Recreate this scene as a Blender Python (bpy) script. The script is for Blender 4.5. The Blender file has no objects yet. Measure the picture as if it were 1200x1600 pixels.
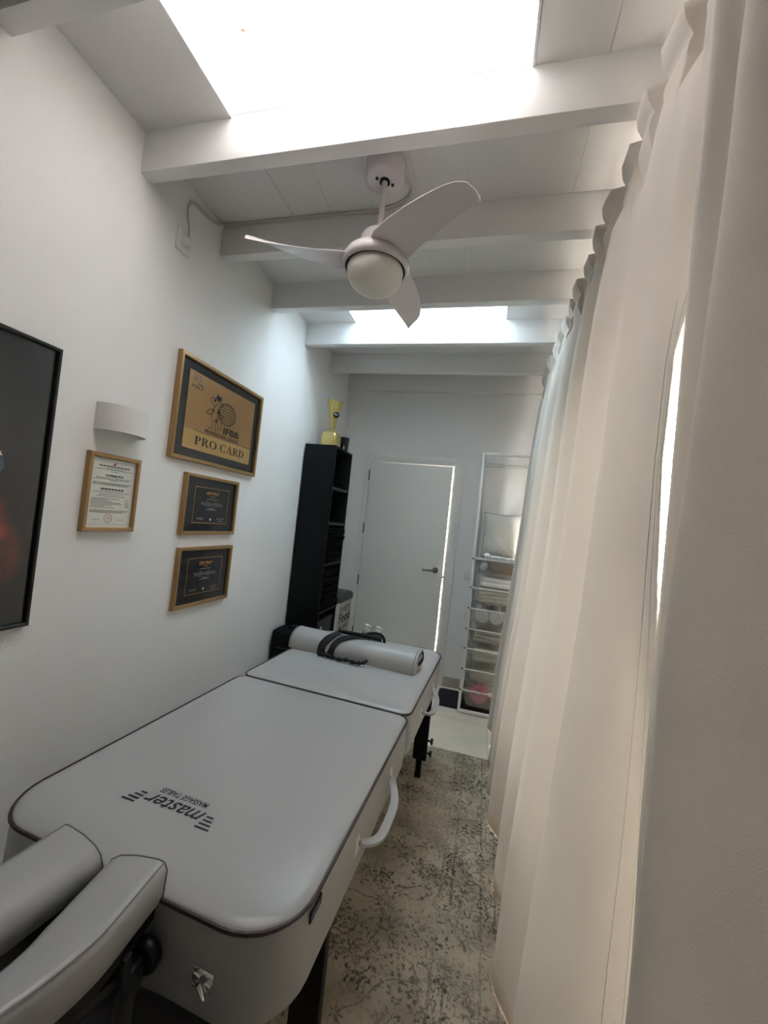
import bpy, bmesh, math, random
from math import sin, cos, pi, radians
from mathutils import Vector, Matrix
random.seed(7)
SC = bpy.context.scene
COL = SC.collection

# ------------------------------------------------------------------ camera
F_PX, YAW, PITCH, ROLL = 620.86, 0.2501, 0.0236, 0.1063
cam_d = bpy.data.cameras.new('camera')
cam_d.sensor_fit = 'HORIZONTAL'; cam_d.sensor_width = 36.0
cam_d.lens = F_PX / 1200.0 * 36.0
cam_d.clip_start = 0.02
cam = bpy.data.objects.new('camera', cam_d); COL.objects.link(cam)
_f = Vector((-sin(YAW) * cos(PITCH), cos(YAW) * cos(PITCH), sin(PITCH)))
_r = Vector((cos(YAW), sin(YAW), 0)); _u = _r.cross(_f)
_r2 = cos(ROLL) * _r + sin(ROLL) * _u; _u2 = -sin(ROLL) * _r + cos(ROLL) * _u
_m = Matrix((_r2, _u2, -_f)).transposed().to_4x4()
_m.translation = Vector((1.4556, 0.0, 1.4521))
cam.matrix_world = _m
SC.camera = cam

# ------------------------------------------------------------------ world, sun, exposure
SKY = 6.0
W = bpy.data.worlds.new('sky'); SC.world = W; W.use_nodes = True
bg = W.node_tree.nodes['Background']
bg.inputs['Color'].default_value = (1.0, 0.992, 0.98, 1); bg.inputs['Strength'].default_value = SKY
sun_d = bpy.data.lights.new('sun', 'SUN'); sun_d.energy = 26.0; sun_d.angle = radians(12); sun_d.color = (1.0, 0.95, 0.90)
sun = bpy.data.objects.new('sun', sun_d); COL.objects.link(sun)
sun.rotation_euler = Vector((0.8, 1.53, -1.0)).to_track_quat('-Z', 'Y').to_euler()
def portal(name, loc, sx, sy, direction):
    l = bpy.data.lights.new(name, 'AREA'); l.shape = 'RECTANGLE'; l.size = sx; l.size_y = sy
    l.cycles.is_portal = True
    o = bpy.data.objects.new(name, l); COL.objects.link(o); o.location = loc
    o.rotation_euler = Vector(direction).to_track_quat('-Z', 'Y').to_euler()
vs = SC.view_settings
vs.view_transform = 'Standard'; vs.look = 'None'; vs.gamma = 1.0; vs.use_curve_mapping = False
vs.exposure = 3.0

# ------------------------------------------------------------------ room numbers
XR = 2.02           # inner face of right wall
YB = 3.7742         # back wall
YF = -1.6           # wall behind the camera
ZC = 2.8917; ZB = 2.7305; ZTOP = 3.20
BW = 0.058
BEAMS = [0.7278 + 0.5 * k for k in range(-4, 0)] + [0.7278, 1.2278, 1.724, 2.2261, 2.7271, 3.2455, 3.716]
SX0, SX1 = 0.397, 1.46
LIGHTS = [(0.7278 + BW, 1.2278), (2.2261 + BW, 2.7271)]
for k, (a, b) in enumerate(LIGHTS):
    portal('skylight_portal', ((SX0 + SX1) / 2, (a + b) / 2, ZTOP + 0.03), SX1 - SX0, b - a, (0, 0, -1))
portal('window_portal', (XR + 0.16, 1.775, 1.275), 1.75, 1.75, (-1, 0, 0))

# ------------------------------------------------------------------ materials
MATS = {}
def mat(name, col, rough=0.5, metal=0.0, bump=0.0, bscale=200.0, var=0.0, vscale=6.0, coat=0.0, trans=0.0, sheen=0.0, spec=None, alpha=None, bdist=0.002):
    if name in MATS: return MATS[name]
    m = bpy.data.materials.new(name); m.use_nodes = True
    nt = m.node_tree; b = nt.nodes['Principled BSDF']
    b.inputs['Base Color'].default_value = (*col, 1); b.inputs['Roughness'].default_value = rough
    b.inputs['Metallic'].default_value = metal
    if coat: b.inputs['Coat Weight'].default_value = coat; b.inputs['Coat Roughness'].default_value = 0.05
    if sheen: b.inputs['Sheen Weight'].default_value = sheen
    if spec is not None: b.inputs['Specular IOR Level'].default_value = spec
    if trans: b.inputs['Transmission Weight'].default_value = trans
    if alpha is not None: b.inputs['Alpha'].default_value = alpha
    tc = nt.nodes.new('ShaderNodeTexCoord')
    if var:
        n = nt.nodes.new('ShaderNodeTexNoise'); n.inputs['Scale'].default_value = vscale; n.inputs['Detail'].default_value = 6
        nt.links.new(tc.outputs['Object'], n.inputs['Vector'])
        r = nt.nodes.new('ShaderNodeValToRGB')
        r.color_ramp.elements[0].position = 0.3; r.color_ramp.elements[1].position = 0.7
        r.color_ramp.elements[0].color = (*[c * (1 - var) for c in col], 1)
        r.color_ramp.elements[1].color = (*[min(1, c * (1 + var)) for c in col], 1)
        nt.links.new(n.outputs['Fac'], r.inputs['Fac']); nt.links.new(r.outputs['Color'], b.inputs['Base Color'])
    if bump:
        n = nt.nodes.new('ShaderNodeTexNoise'); n.inputs['Scale'].default_value = bscale; n.inputs['Detail'].default_value = 4
        nt.links.new(tc.outputs['Object'], n.inputs['Vector'])
        bp = nt.nodes.new('ShaderNodeBump'); bp.inputs['Strength'].default_value = bump; bp.inputs['Distance'].default_value = bdist
        nt.links.new(n.outputs['Fac'], bp.inputs['Height']); nt.links.new(bp.outputs['Normal'], b.inputs['Normal'])
    MATS[name] = m
    return m
def rgb(r, g, b):   # sRGB 0..255 -> linear
    f = lambda c: (c / 255 / 12.92) if c / 255 <= 0.04045 else ((c / 255 + 0.055) / 1.055) ** 2.4
    return (f(r), f(g), f(b))

mat('wall', (0.88, 0.873, 0.86), 0.85, bump=0.35, bscale=220, bdist=0.003, var=0.015, vscale=3)
mat('ceil', (0.82, 0.81, 0.80), 0.7, bump=0.15, bscale=60)
mat('beam', (0.86, 0.85, 0.84), 0.45, bump=0.12, bscale=40)
mat('shaft', (0.85, 0.85, 0.84), 0.8, bump=0.6, bscale=120, bdist=0.006)
mat('tile', rgb(232, 223, 205), 0.35, var=0.05, vscale=7)
mat('grout', rgb(150, 146, 138), 0.9)
mat('skirting', rgb(184, 174, 158), 0.4, var=0.05, vscale=9)
mat('door_white', rgb(236, 235, 230), 0.45)
mat('white_plastic', rgb(232, 232, 230), 0.35)
mat('fan_white', rgb(226, 218, 220), 0.25)
mat('globe', rgb(232, 229, 222), 0.4, spec=0.4)
mat('plaster', rgb(236, 234, 232), 0.7)
mat('black', (0.008, 0.008, 0.009), 0.4)
mat('black_matte', (0.004, 0.0045, 0.005), 0.75, spec=0.2)
mat('bookcase', (0.0038, 0.0046, 0.005), 0.5, bump=0.05, bscale=80, spec=0.2)
mat('black_wood', (0.006, 0.0045, 0.0045), 0.5, var=0.3, vscale=20, spec=0.25)
mat('steel', (0.55, 0.54, 0.52), 0.3, metal=1.0)
mat('dark_steel', (0.22, 0.21, 0.20), 0.35, metal=1.0)
mat('chrome', (0.8, 0.8, 0.8), 0.12, metal=1.0)
mat('gold_frame', rgb(176, 142, 98), 0.36, metal=0.65, bump=0.1, bscale=60)
mat('gold_plate', rgb(186, 148, 104), 0.33, metal=0.85)
mat('gold_band', rgb(206, 172, 116), 0.33, metal=0.7)
mat('gold_trophy', rgb(204, 188, 124), 0.28, metal=0.9, bump=0.3, bscale=45)
mat('ink', (0.012, 0.011, 0.010), 0.5)
mat('ink_grey', (0.16, 0.16, 0.17), 0.6)
mat('ink_red', rgb(170, 40, 40), 0.6)
mat('ink_gold', rgb(214, 150, 80), 0.4, metal=0.4)
mat('ink_silver', rgb(170, 168, 160), 0.4)
mat('ink_navy', (0.010, 0.010, 0.02), 0.5)
mat('paper', rgb(226, 226, 216), 0.6, coat=0.4)
mat('mat_black', (0.010, 0.011, 0.012), 0.25, coat=0.5)
mat('vinyl', rgb(172, 172, 171), 0.33, bump=0.10, bscale=600, bdist=0.001, spec=0.5)
mat('vinyl_dark', rgb(92, 92, 92), 0.5)
mat('piping', rgb(52, 34, 36), 0.45)
mat('seam', rgb(132, 132, 132), 0.5)
mat('webbing', (0.006, 0.006, 0.007), 0.8, bump=0.3, bscale=400)
mat('bottle', (0.16, 0.16, 0.16), 0.25, coat=0.3)
mat('towel_white', rgb(232, 230, 224), 0.95, bump=0.6, bscale=260, sheen=0.3, bdist=0.004)
mat('towel_cream', rgb(206, 200, 184), 0.95, bump=0.6, bscale=260, sheen=0.3, bdist=0.004)
mat('towel_beige', rgb(188, 180, 166), 0.95, bump=0.6, bscale=260, sheen=0.3, bdist=0.004)
mat('pillow', rgb(214, 211, 202), 0.9, bump=0.2, bscale=500)
mat('cotton', rgb(246, 248, 250), 0.95, bump=0.6, bscale=200, bdist=0.004)
mat('wood_box', rgb(140, 114, 92), 0.6, var=0.2, vscale=14)
mat('film', rgb(220, 218, 214), 0.25)
mat('pink', rgb(196, 124, 142), 0.9, var=0.35, vscale=60)
mat('rack_white', rgb(236, 234, 230), 0.35)
mat('dark_clip', (0.03, 0.03, 0.03), 0.5)
mat('cloth_black', (0.0035, 0.004, 0.0055), 0.95, bump=0.6, bscale=150, spec=0.1)
mat('grey_box', (0.03, 0.032, 0.032), 0.6)
mat('bin_white', rgb(200, 200, 194), 0.5)
mat('lid_black', (0.02, 0.02, 0.021), 0.4)
mat('mug', (0.012, 0.007, 0.010), 0.3)
mat('doormat', (0.006, 0.007, 0.009), 1.0, bump=1.0, bscale=350, bdist=0.006)
mat('cable', rgb(206, 200, 190), 0.5)
mat('curtain_stitch', rgb(208, 200, 188), 0.9)
mat('peach_gap_tint', rgb(214, 176, 158), 0.9)
mat('outdoor', rgb(96, 90, 84), 0.9)
mat('bolt', rgb(214, 190, 160), 0.5, var=0.3, vscale=60)
mat('tag_black', (0.006, 0.006, 0.01), 0.6)
mat('skin_print', rgb(206, 170, 158), 0.4, coat=0.4)
mat('steel_print', rgb(58, 74, 92), 0.4, coat=0.4)

def frosted(name, col, fac, rough=0.3):
    m = bpy.data.materials.new(name); m.use_nodes = True
    nt = m.node_tree; nt.nodes.clear()
    out = nt.nodes.new('ShaderNodeOutputMaterial'); mix = nt.nodes.new('ShaderNodeMixShader')
    tr = nt.nodes.new('ShaderNodeBsdfTransparent'); p = nt.nodes.new('ShaderNodeBsdfPrincipled')
    p.inputs['Base Color'].default_value = (*col, 1); p.inputs['Roughness'].default_value = rough
    mix.inputs['Fac'].default_value = fac
    nt.links.new(tr.outputs[0], mix.inputs[1]); nt.links.new(p.outputs[0], mix.inputs[2]); nt.links.new(mix.outputs[0], out.inputs['Surface'])
    MATS[name] = m; return m
def cloth_mat():
    m = mat('curtain_fabric', rgb(222, 213, 201), 0.85, bump=0.35, bscale=420, bdist=0.002, sheen=0.15)
    nt = m.node_tree; out = nt.nodes['Material Output']; p = nt.nodes['Principled BSDF']
    tl = nt.nodes.new('ShaderNodeBsdfTranslucent'); tl.inputs['Color'].default_value = (0.78, 0.76, 0.72, 1)
    mx = nt.nodes.new('ShaderNodeMixShader'); mx.inputs['Fac'].default_value = 0.125
    nt.links.new(p.outputs[0], mx.inputs[1]); nt.links.new(tl.outputs[0], mx.inputs[2]); nt.links.new(mx.outputs[0], out.inputs['Surface'])
cloth_mat()
frosted('basket_plastic', rgb(206, 204, 198), 0.16)
frosted('window_glass', (0.9, 0.95, 0.95), 0.06, 0.02)

def skylight_mat(name, tint):
    m = bpy.data.materials.new(name); m.use_nodes = True
    nt = m.node_tree; nt.nodes.clear(); N = nt.nodes.new; L = nt.links.new
    out = N('ShaderNodeOutputMaterial'); mix = N('ShaderNodeMixShader')
    tr = N('ShaderNodeBsdfTransparent'); tl = N('ShaderNodeBsdfTranslucent')
    tr.inputs['Color'].default_value = tint; tl.inputs['Color'].default_value = (tint[0] * .82, tint[1] * .82, tint[2] * .86, 1)
    tc = N('ShaderNodeTexCoord'); mp = N('ShaderNodeMapping'); mp.inputs['Scale'].default_value = (40, 6, 6)
    n = N('ShaderNodeTexNoise'); n.inputs['Scale'].default_value = 1.0; n.inputs['Detail'].default_value = 8
    L(tc.outputs['Object'], mp.inputs['Vector']); L(mp.outputs[0], n.inputs['Vector'])
    r = N('ShaderNodeValToRGB'); r.color_ramp.elements[0].position = 0.48; r.color_ramp.elements[1].position = 0.62
    r.color_ramp.elements[0].color = (0.1, 0.1, 0.1, 1); r.color_ramp.elements[1].color = (0.7, 0.7, 0.7, 1)
    L(n.outputs['Fac'], r.inputs['Fac']); L(r.outputs['Color'], mix.inputs['Fac'])
    L(tr.outputs[0], mix.inputs[1]); L(tl.outputs[0], mix.inputs[2]); L(mix.outputs[0], out.inputs['Surface'])
    MATS[name] = m
skylight_mat('skylight_pane', (0.385, 0.379, 0.376, 1)); skylight_mat('skylight_pane_blue', (0.43, 0.49, 0.525, 1))

def rug_mat():
    m = bpy.data.materials.new('rug'); m.use_nodes = True
    nt = m.node_tree; N = nt.nodes.new; L = nt.links.new; b = nt.nodes['Principled BSDF']; b.inputs['Roughness'].default_value = 0.95
    tc = N('ShaderNodeTexCoord'); P = tc.outputs['Object']
    def math_(op, a, bb=None, c=None):
        n = N('ShaderNodeMath'); n.operation = op
        for i, v in enumerate((a, bb, c)):
            if v is None: continue
            if isinstance(v, (int, float)): n.inputs[i].default_value = v
            else: L(v, n.inputs[i])
        return n.outputs[0]
    def noise(scale, detail=4, vec=P, dist=0.0):
        n = N('ShaderNodeTexNoise'); n.inputs['Scale'].default_value = scale; n.inputs['Detail'].default_value = detail
        n.inputs['Distortion'].default_value = dist; L(vec, n.inputs['Vector']); return n
    def step(v, lo, hi):
        n = N('ShaderNodeMapRange'); n.interpolation_type = 'SMOOTHSTEP'; L(v, n.inputs['Value'])
        n.inputs['From Min'].default_value = lo; n.inputs['From Max'].default_value = hi; return n.outputs['Result']
    sep = N('ShaderNodeSeparateXYZ'); L(P, sep.inputs[0]); X = sep.outputs['X']
    # warped coordinates for the drawn ornament
    w = noise(9, 2); wv = N('ShaderNodeVectorMath'); wv.operation = 'MULTIPLY_ADD'
    L(w.outputs['Color'], wv.inputs[0]); wv.inputs[1].default_value = (0.05, 0.05, 0.05); L(P, wv.inputs[2]); PW = wv.outputs[0]
    # flower heads: petals around voronoi cell centres
    def flowers(scale, r0, petals, spk):
        v = N('ShaderNodeTexVoronoi'); v.inputs['Scale'].default_value = scale; v.inputs['Randomness'].default_value = 0.8; L(P, v.inputs['Vector'])
        sv = N('ShaderNodeVectorMath'); sv.operation = 'SUBTRACT'
        L(P, sv.inputs[0]); L(v.outputs['Position'], sv.inputs[1])
        s2 = N('ShaderNodeSeparateXYZ'); L(sv.outputs[0], s2.inputs[0])
        ang = math_('ARCTAN2', s2.outputs['Y'], s2.outputs['X'])
        pet = math_('MULTIPLY', math_('SINE', math_('MULTIPLY', ang, petals)), 0.16)
        d = math_('ADD', v.outputs['Distance'], pet)
        ring = math_('SUBTRACT', 1.0, step(math_('ABSOLUTE', math_('SUBTRACT', d, r0)), 0.02, 0.08))
        core = math_('SUBTRACT', 1.0, step(v.outputs['Distance'], 0.06, 0.12))
        leaf = math_('MULTIPLY', step(noise(spk, 3).outputs['Fac'], 0.52, 0.58), math_('SUBTRACT', 1.0, step(v.outputs['Distance'], 0.22, 0.46)))
        return math_('MAXIMUM', math_('MAXIMUM', ring, core), leaf)
    fl = flowers(9.5, 0.27, 6.0, 65); fs = flowers(16.0, 0.30, 5.0, 85)
    # vines: thin contour lines of a smooth noise
    vn = noise(5.5, 1, P); vine = math_('SUBTRACT', 1.0, step(math_('ABSOLUTE', math_('SUBTRACT', vn.outputs['Fac'], 0.5)), 0.004, 0.012))
    vn2 = noise(11, 1, PW); vine2 = math_('SUBTRACT', 1.0, step(math_('ABSOLUTE', math_('SUBTRACT', vn2.outputs['Fac'], 0.47)), 0.005, 0.016))
    # border mask, x beyond 1.43 is the border band
    bord = step(X, 1.425, 1.435)
    def line(x, wd=0.005): return math_('SUBTRACT', 1.0, step(math_('ABSOLUTE', math_('SUBTRACT', X, x)), wd * 0.6, wd * 1.3))
    lines = math_('MAXIMUM', math_('MAXIMUM', line(1.427), line(1.47)), math_('MAXIMUM', line(1.583), line(1.637)))
    field = math_('MAXIMUM', math_('MAXIMUM', fl, math_('MULTIPLY', vine, 0.8)), math_('MULTIPLY', vine2, 0.35))
    band = math_('MAXIMUM', math_('MAXIMUM', fs, math_('MULTIPLY', fl, 0.6)), math_('MULTIPLY', vine2, 0.9))
    mixp = N('ShaderNodeMix'); mixp.data_type = 'FLOAT'; L(bord, mixp.inputs[0]); L(field, mixp.inputs[2]); L(band, mixp.inputs[3])
    pat = math_('MAXIMUM', mixp.outputs[0], math_('MULTIPLY', lines, 0.7))
    # worn away in patches and speckles
    worn = step(noise(3.2, 5).outputs['Fac'], 0.36, 0.58)
    speck = step(noise(90, 5).outputs['Fac'], 0.36, 0.52)
    pat = math_('MULTIPLY', pat, math_('MULTIPLY', math_('ADD', math_('MULTIPLY', worn, 0.7), 0.3), speck))
    # scattered dark pile specks, denser in the border and the far field
    sp2 = step(noise(75, 6).outputs['Fac'], 0.53, 0.63)
    dens = math_('ADD', math_('ADD', math_('MULTIPLY', step(noise(4.0, 3).outputs['Fac'], 0.40, 0.60), 0.55), 0.20), math_('MULTIPLY', bord, 0.30))
    pat = math_('MAXIMUM', pat, math_('MULTIPLY', sp2, dens))
    base = N('ShaderNodeValToRGB'); base.color_ramp.elements[0].position = 0.35; base.color_ramp.elements[1].position = 0.65
    base.color_ramp.elements[0].color = (*rgb(160, 147, 126), 1); base.color_ramp.elements[1].color = (*rgb(200, 186, 162), 1)
    L(noise(6, 6).outputs['Fac'], base.inputs['Fac'])
    dark = N('ShaderNodeValToRGB'); dark.color_ramp.elements[0].color = (*rgb(36, 38, 42), 1); dark.color_ramp.elements[1].color = (*rgb(62, 54, 48), 1)
    dark.color_ramp.elements[0].position = 0.4; dark.color_ramp.elements[1].position = 0.6
    L(noise(8, 2).outputs['Fac'], dark.inputs['Fac'])
    mx = N('ShaderNodeMix'); mx.data_type = 'RGBA'; L(math_('MULTIPLY', pat, 0.9), mx.inputs[0]); L(base.outputs['Color'], mx.inputs[6]); L(dark.outputs['Color'], mx.inputs[7])
    L(mx.outputs[2], b.inputs['Base Color'])
    bp = N('ShaderNodeBump'); bp.inputs['Strength'].default_value = 0.5; bp.inputs['Distance'].default_value = 0.003
    L(noise(500, 2).outputs['Fac'], bp.inputs['Height']); L(bp.outputs['Normal'], b.inputs['Normal'])
    MATS['rug'] = m
rug_mat()

def poster_mat():
    m = bpy.data.materials.new('poster_print'); m.use_nodes = True
    nt = m.node_tree; N = nt.nodes.new; L = nt.links.new; b = nt.nodes['Principled BSDF']
    b.inputs['Roughness'].default_value = 0.35; b.inputs['Coat Weight'].default_value = 1.0; b.inputs['Coat Roughness'].default_value = 0.06
    tc = N('ShaderNodeTexCoord')
    g = N('ShaderNodeVectorMath'); g.operation = 'DISTANCE'; L(tc.outputs['Object'], g.inputs[0]); g.inputs[1].default_value = (0.0, 0.13, 0.28)
    n = N('ShaderNodeTexNoise'); n.inputs['Scale'].default_value = 9; n.inputs['Detail'].default_value = 8; L(tc.outputs['Object'], n.inputs['Vector'])
    mr = N('ShaderNodeMapRange'); L(g.outputs['Value'], mr.inputs['Value']); mr.inputs['From Min'].default_value = 0.20; mr.inputs['From Max'].default_value = 0.02
    mu = N('ShaderNodeMath'); mu.operation = 'MULTIPLY'; pw2 = N('ShaderNodeMath'); pw2.operation = 'POWER'; pw2.inputs[1].default_value = 1.6; L(mr.outputs[0], pw2.inputs[0]); n2 = N('ShaderNodeMapRange'); L(n.outputs['Fac'], n2.inputs['Value']); n2.inputs['From Min'].default_value = 0.38; n2.inputs['From Max'].default_value = 0.66; L(pw2.outputs[0], mu.inputs[0]); L(n2.outputs[0], mu.inputs[1])
    r = N('ShaderNodeValToRGB'); e = r.color_ramp.elements
    e[0].position = 0.02; e[0].color = (0.007, 0.0075, 0.009, 1); e[1].position = 0.55; e[1].color = (0.30, 0.028, 0.016, 1)
    L(mu.outputs[0], r.inputs['Fac']); L(r.outputs['Color'], b.inputs['Base Color'])
    MATS['poster_print'] = m
poster_mat()

# ------------------------------------------------------------------ mesh helpers
WM = {}
class MB:
    """collects geometry in world (or thing-local) coordinates; build() links ONE mesh object"""
    def __init__(s): s.v = []; s.f = []
    def add(s, vs_, fs_):
        o = len(s.v); s.v += [tuple(v) for v in vs_]; s.f += [tuple(i + o for i in f) for f in fs_]; return s
    def box(s, x0, x1, y0, y1, z0, z1):
        return s.add([(x0, y0, z0), (x1, y0, z0), (x1, y1, z0), (x0, y1, z0), (x0, y0, z1), (x1, y0, z1), (x1, y1, z1), (x0, y1, z1)],
                     [(0, 3, 2, 1), (4, 5, 6, 7), (0, 1, 5, 4), (1, 2, 6, 5), (2, 3, 7, 6), (3, 0, 4, 7)])
    def hexa(s, bot, top):
        return s.add(list(bot) + list(top), [(0, 3, 2, 1), (4, 5, 6, 7), (0, 1, 5, 4), (1, 2, 6, 5), (2, 3, 7, 6), (3, 0, 4, 7)])
    def loft(s, rings, cap=True, closed=False):
        n = len(rings[0]); vs_ = [p for r in rings for p in r]; fs_ = []
        k = len(rings); last = k if closed else k - 1
        for i in range(last):
            a = i * n; b_ = ((i + 1) % k) * n
            for j in range(n):
                j2 = (j + 1) % n; fs_.append((a + j, a + j2, b_ + j2, b_ + j))
        if cap and not closed: fs_ += [tuple(range(n - 1, -1, -1)), tuple((k - 1) * n + j for j in range(n))]
        return s.add(vs_, fs_)
    def tube(s, path, r, n=8, closed=False, cap=True):
        P = [Vector(p) for p in path]; R = r if isinstance(r, (list, tuple)) else [r] * len(P)
        rings = []; up = None
        for i, p in enumerate(P):
            if closed: t = P[(i + 1) % len(P)] - P[i - 1]
            else: t = P[min(i + 1, len(P) - 1)] - P[max(i - 1, 0)]
            t.normalize()
            if up is None: up = Vector((0, 0, 1)) if abs(t.z) < 0.9 else Vector((1, 0, 0))
            a = t.cross(up)
            if a.length < 1e-5: a = t.orthogonal()
            a.normalize(); c = a.cross(t); up = c
            rings.append([p + R[i] * (cos(2 * pi * k / n) * a + sin(2 * pi * k / n) * c) for k in range(n)])
        return s.loft(rings, cap, closed)
    def ribbon(s, path, wid, thick, normals):
        rings = []
        P = [Vector(p) for p in path]
        for i, p in enumerate(P):
            t = (P[min(i + 1, len(P) - 1)] - P[max(i - 1, 0)]).normalized()
            nn = Vector(normals[i] if isinstance(normals, list) else normals); nn = (nn - t * nn.dot(t)).normalized(); a = t.cross(nn)
            rings.append([p + a * wid / 2 + nn * thick / 2, p - a * wid / 2 + nn * thick / 2, p - a * wid / 2 - nn * thick / 2, p + a * wid / 2 - nn * thick / 2])
        return s.loft(rings)
    def lathe(s, prof, c=(0, 0, 0), n=32, axis='z'):
        rings = []
        for r, h in prof:
            ring = []
            for k in range(n):
                a = 2 * pi * k / n; p = (r * cos(a), r * sin(a), h)
                if axis == 'x': p = (h, r * cos(a), r * sin(a))
                if axis == 'y': p = (r * cos(a), h, r * sin(a))
                ring.append((c[0] + p[0], c[1] + p[1], c[2] + p[2]))
            rings.append(ring)
        return s.loft(rings)
    def grid(s, pts, closed_u=False):
        nu, nv = len(pts), len(pts[0]); fs_ = []
        for i in range(nu - 1):
            for j in range(nv - 1): fs_.append((i * nv + j, (i + 1) * nv + j, (i + 1) * nv + j + 1, i * nv + j + 1))
        return s.add([p for r in pts for p in r], fs_)
    def ellipsoid(s, c, rx, ry, rz, n=12, m=8):
        rings = []
        for i in range(1, m):
            t = pi * i / m
            rings.append([(c[0] + rx * sin(t) * cos(2 * pi * k / n), c[1] + ry * sin(t) * sin(2 * pi * k / n), c[2] - rz * cos(t)) for k in range(n)])
        return s.loft(rings)
    def build(s, name, material, parent=None, smooth=False, bevel=0.0, seg=2, local=False, solid=0.0, subsurf=0, angle=35):
        me = bpy.data.meshes.new(name)
        vs_ = s.v
        if parent is not None and not local:
            inv = WM[parent.name].inverted(); vs_ = [inv @ Vector(v) for v in vs_]
        me.from_pydata([tuple(v) for v in vs_], [], s.f); me.update()
        bm = bmesh.new(); bm.from_mesh(me)
        bmesh.ops.recalc_face_normals(bm, faces=bm.faces)
        if bevel:
            ed = [e for e in bm.edges if len(e.link_faces) == 2 and e.calc_face_angle(0) > radians(angle)]
            bmesh.ops.bevel(bm, geom=ed, offset=bevel, segments=seg, profile=0.6, affect='EDGES', clamp_overlap=True)
        bm.to_mesh(me); bm.free()
        me.materials.append(MATS[material])
        if smooth or bevel:
            for p in me.polygons: p.use_smooth = True
            if hasattr(me, 'set_sharp_from_angle'): me.set_sharp_from_angle(angle=radians(50))
        o = bpy.data.objects.new(name, me); COL.objects.link(o)
        if parent is not None:
            o.parent = parent; WM[o.name] = WM[parent.name]
        else: WM[o.name] = Matrix.Identity(4)
        if solid:
            md = o.modifiers.new('thickness', 'SOLIDIFY'); md.thickness = solid; md.offset = 0
        if subsurf:
            md = o.modifiers.new('smooth', 'SUBSURF'); md.levels = subsurf; md.render_levels = subsurf
        return o
def tag(o, label, cat, group=None):
    o['label'] = label; o['category'] = cat
    if group: o['group'] = group
    return o
def thing(name, label, cat, loc=(0, 0, 0), rz=0.0, group=None):
    o = bpy.data.objects.new(name, None); COL.objects.link(o); o.empty_display_size = 0.05
    o.location = loc; o.rotation_euler = (0, 0, rz)
    WM[o.name] = Matrix.Translation(loc) @ Matrix.Rotation(rz, 4, 'Z')
    return tag(o, label, cat, group)
def struct(o): o['kind'] = 'structure'; return o
def rebase(o, loc):
    """give a single-mesh thing an origin at its base"""
    o.data.transform(Matrix.Translation(-Vector(loc))); o.location = loc; WM[o.name] = Matrix.Translation(loc); return o
def one(mb, name, material, loc, label, cat, group=None, **k):
    o = rebase(mb.build(name, material, None, **k), loc); return tag(o, label, cat, group)
def copy_tree(o, parent=None):
    c = o.copy(); COL.objects.link(c)
    if parent is not None: c.parent = parent
    WM[c.name] = WM[o.name]
    for ch in [x for x in o.children]: copy_tree(ch, c)
    return c
def arc(cx, cy, r, a0, a1, n):
    return [(cx + r * cos(radians(a0 + (a1 - a0) * i / n)), cy + r * sin(radians(a0 + (a1 - a0) * i / n))) for i in range(n + 1)]
def rrect(x0, x1, y0, y1, radii, n=8):
    """rounded rectangle, radii for corners (x0y0, x1y0, x1y1, x0y1), counter-clockwise"""
    a, b_, c, d = radii
    return (arc(x0 + a, y0 + a, a, 180, 270, n) + arc(x1 - b_, y0 + b_, b_, 270, 360, n) + arc(x1 - c, y1 - c, c, 0, 90, n) + arc(x0 + d, y1 - d, d, 90, 180, n))
def smoothpath(pts, n=6):
    """Catmull-Rom through the points"""
    P = [Vector(p) for p in pts]; out = []
    for i in range(len(P) - 1):
        p0 = P[max(i - 1, 0)]; p1 = P[i]; p2 = P[i + 1]; p3 = P[min(i + 2, len(P) - 1)]
        for k in range(n):
            t = k / n
            out.append(0.5 * ((2 * p1) + (p2 - p0) * t + (2 * p0 - 5 * p1 + 4 * p2 - p3) * t * t + (3 * p1 - p0 - 3 * p2 + p3) * t ** 3))
    out.append(P[-1]); return out
def lerp(a, b_, t): return a + (b_ - a) * t
def interp(tab, x):
    if x <= tab[0][0]: return tab[0][1]
    for (a, va), (b_, vb) in zip(tab, tab[1:]):
        if x <= b_: return va + (vb - va) * (x - a) / (b_ - a)
    return tab[-1][1]

# flat print on a surface -------------------------------------------------
def text2d(s_, size, shear=0.0, bold=0.0, spacing=1.0):
    c = bpy.data.curves.new('t', 'FONT'); c.body = s_; c.size = size; c.shear = shear; c.offset = bold; c.space_character = spacing
    c.align_x = 'LEFT'; c.resolution_u = 3
    o = bpy.data.objects.new('t', c); me = bpy.data.meshes.new_from_object(o)
    vs_ = [(v.co.x, v.co.y) for v in me.vertices]; fs_ = [tuple(p.vertices) for p in me.polygons]
    bpy.data.objects.remove(o); bpy.data.curves.remove(c); bpy.data.meshes.remove(me)
    return vs_, fs_
def fit_text(s_, x0, x1, y0, h, **k):
    """text stretched to run from x0 to x1 with capital height h on baseline y0"""
    vs_, fs_ = text2d(s_, 1.0, **k)
    if not vs_: return [], []
    a = min(v[0] for v in vs_); b_ = max(v[0] for v in vs_)
    return [(x0 + (v[0] - a) / (b_ - a) * (x1 - x0), y0 + v[1] / 0.69 * h) for v in vs_], fs_
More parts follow.
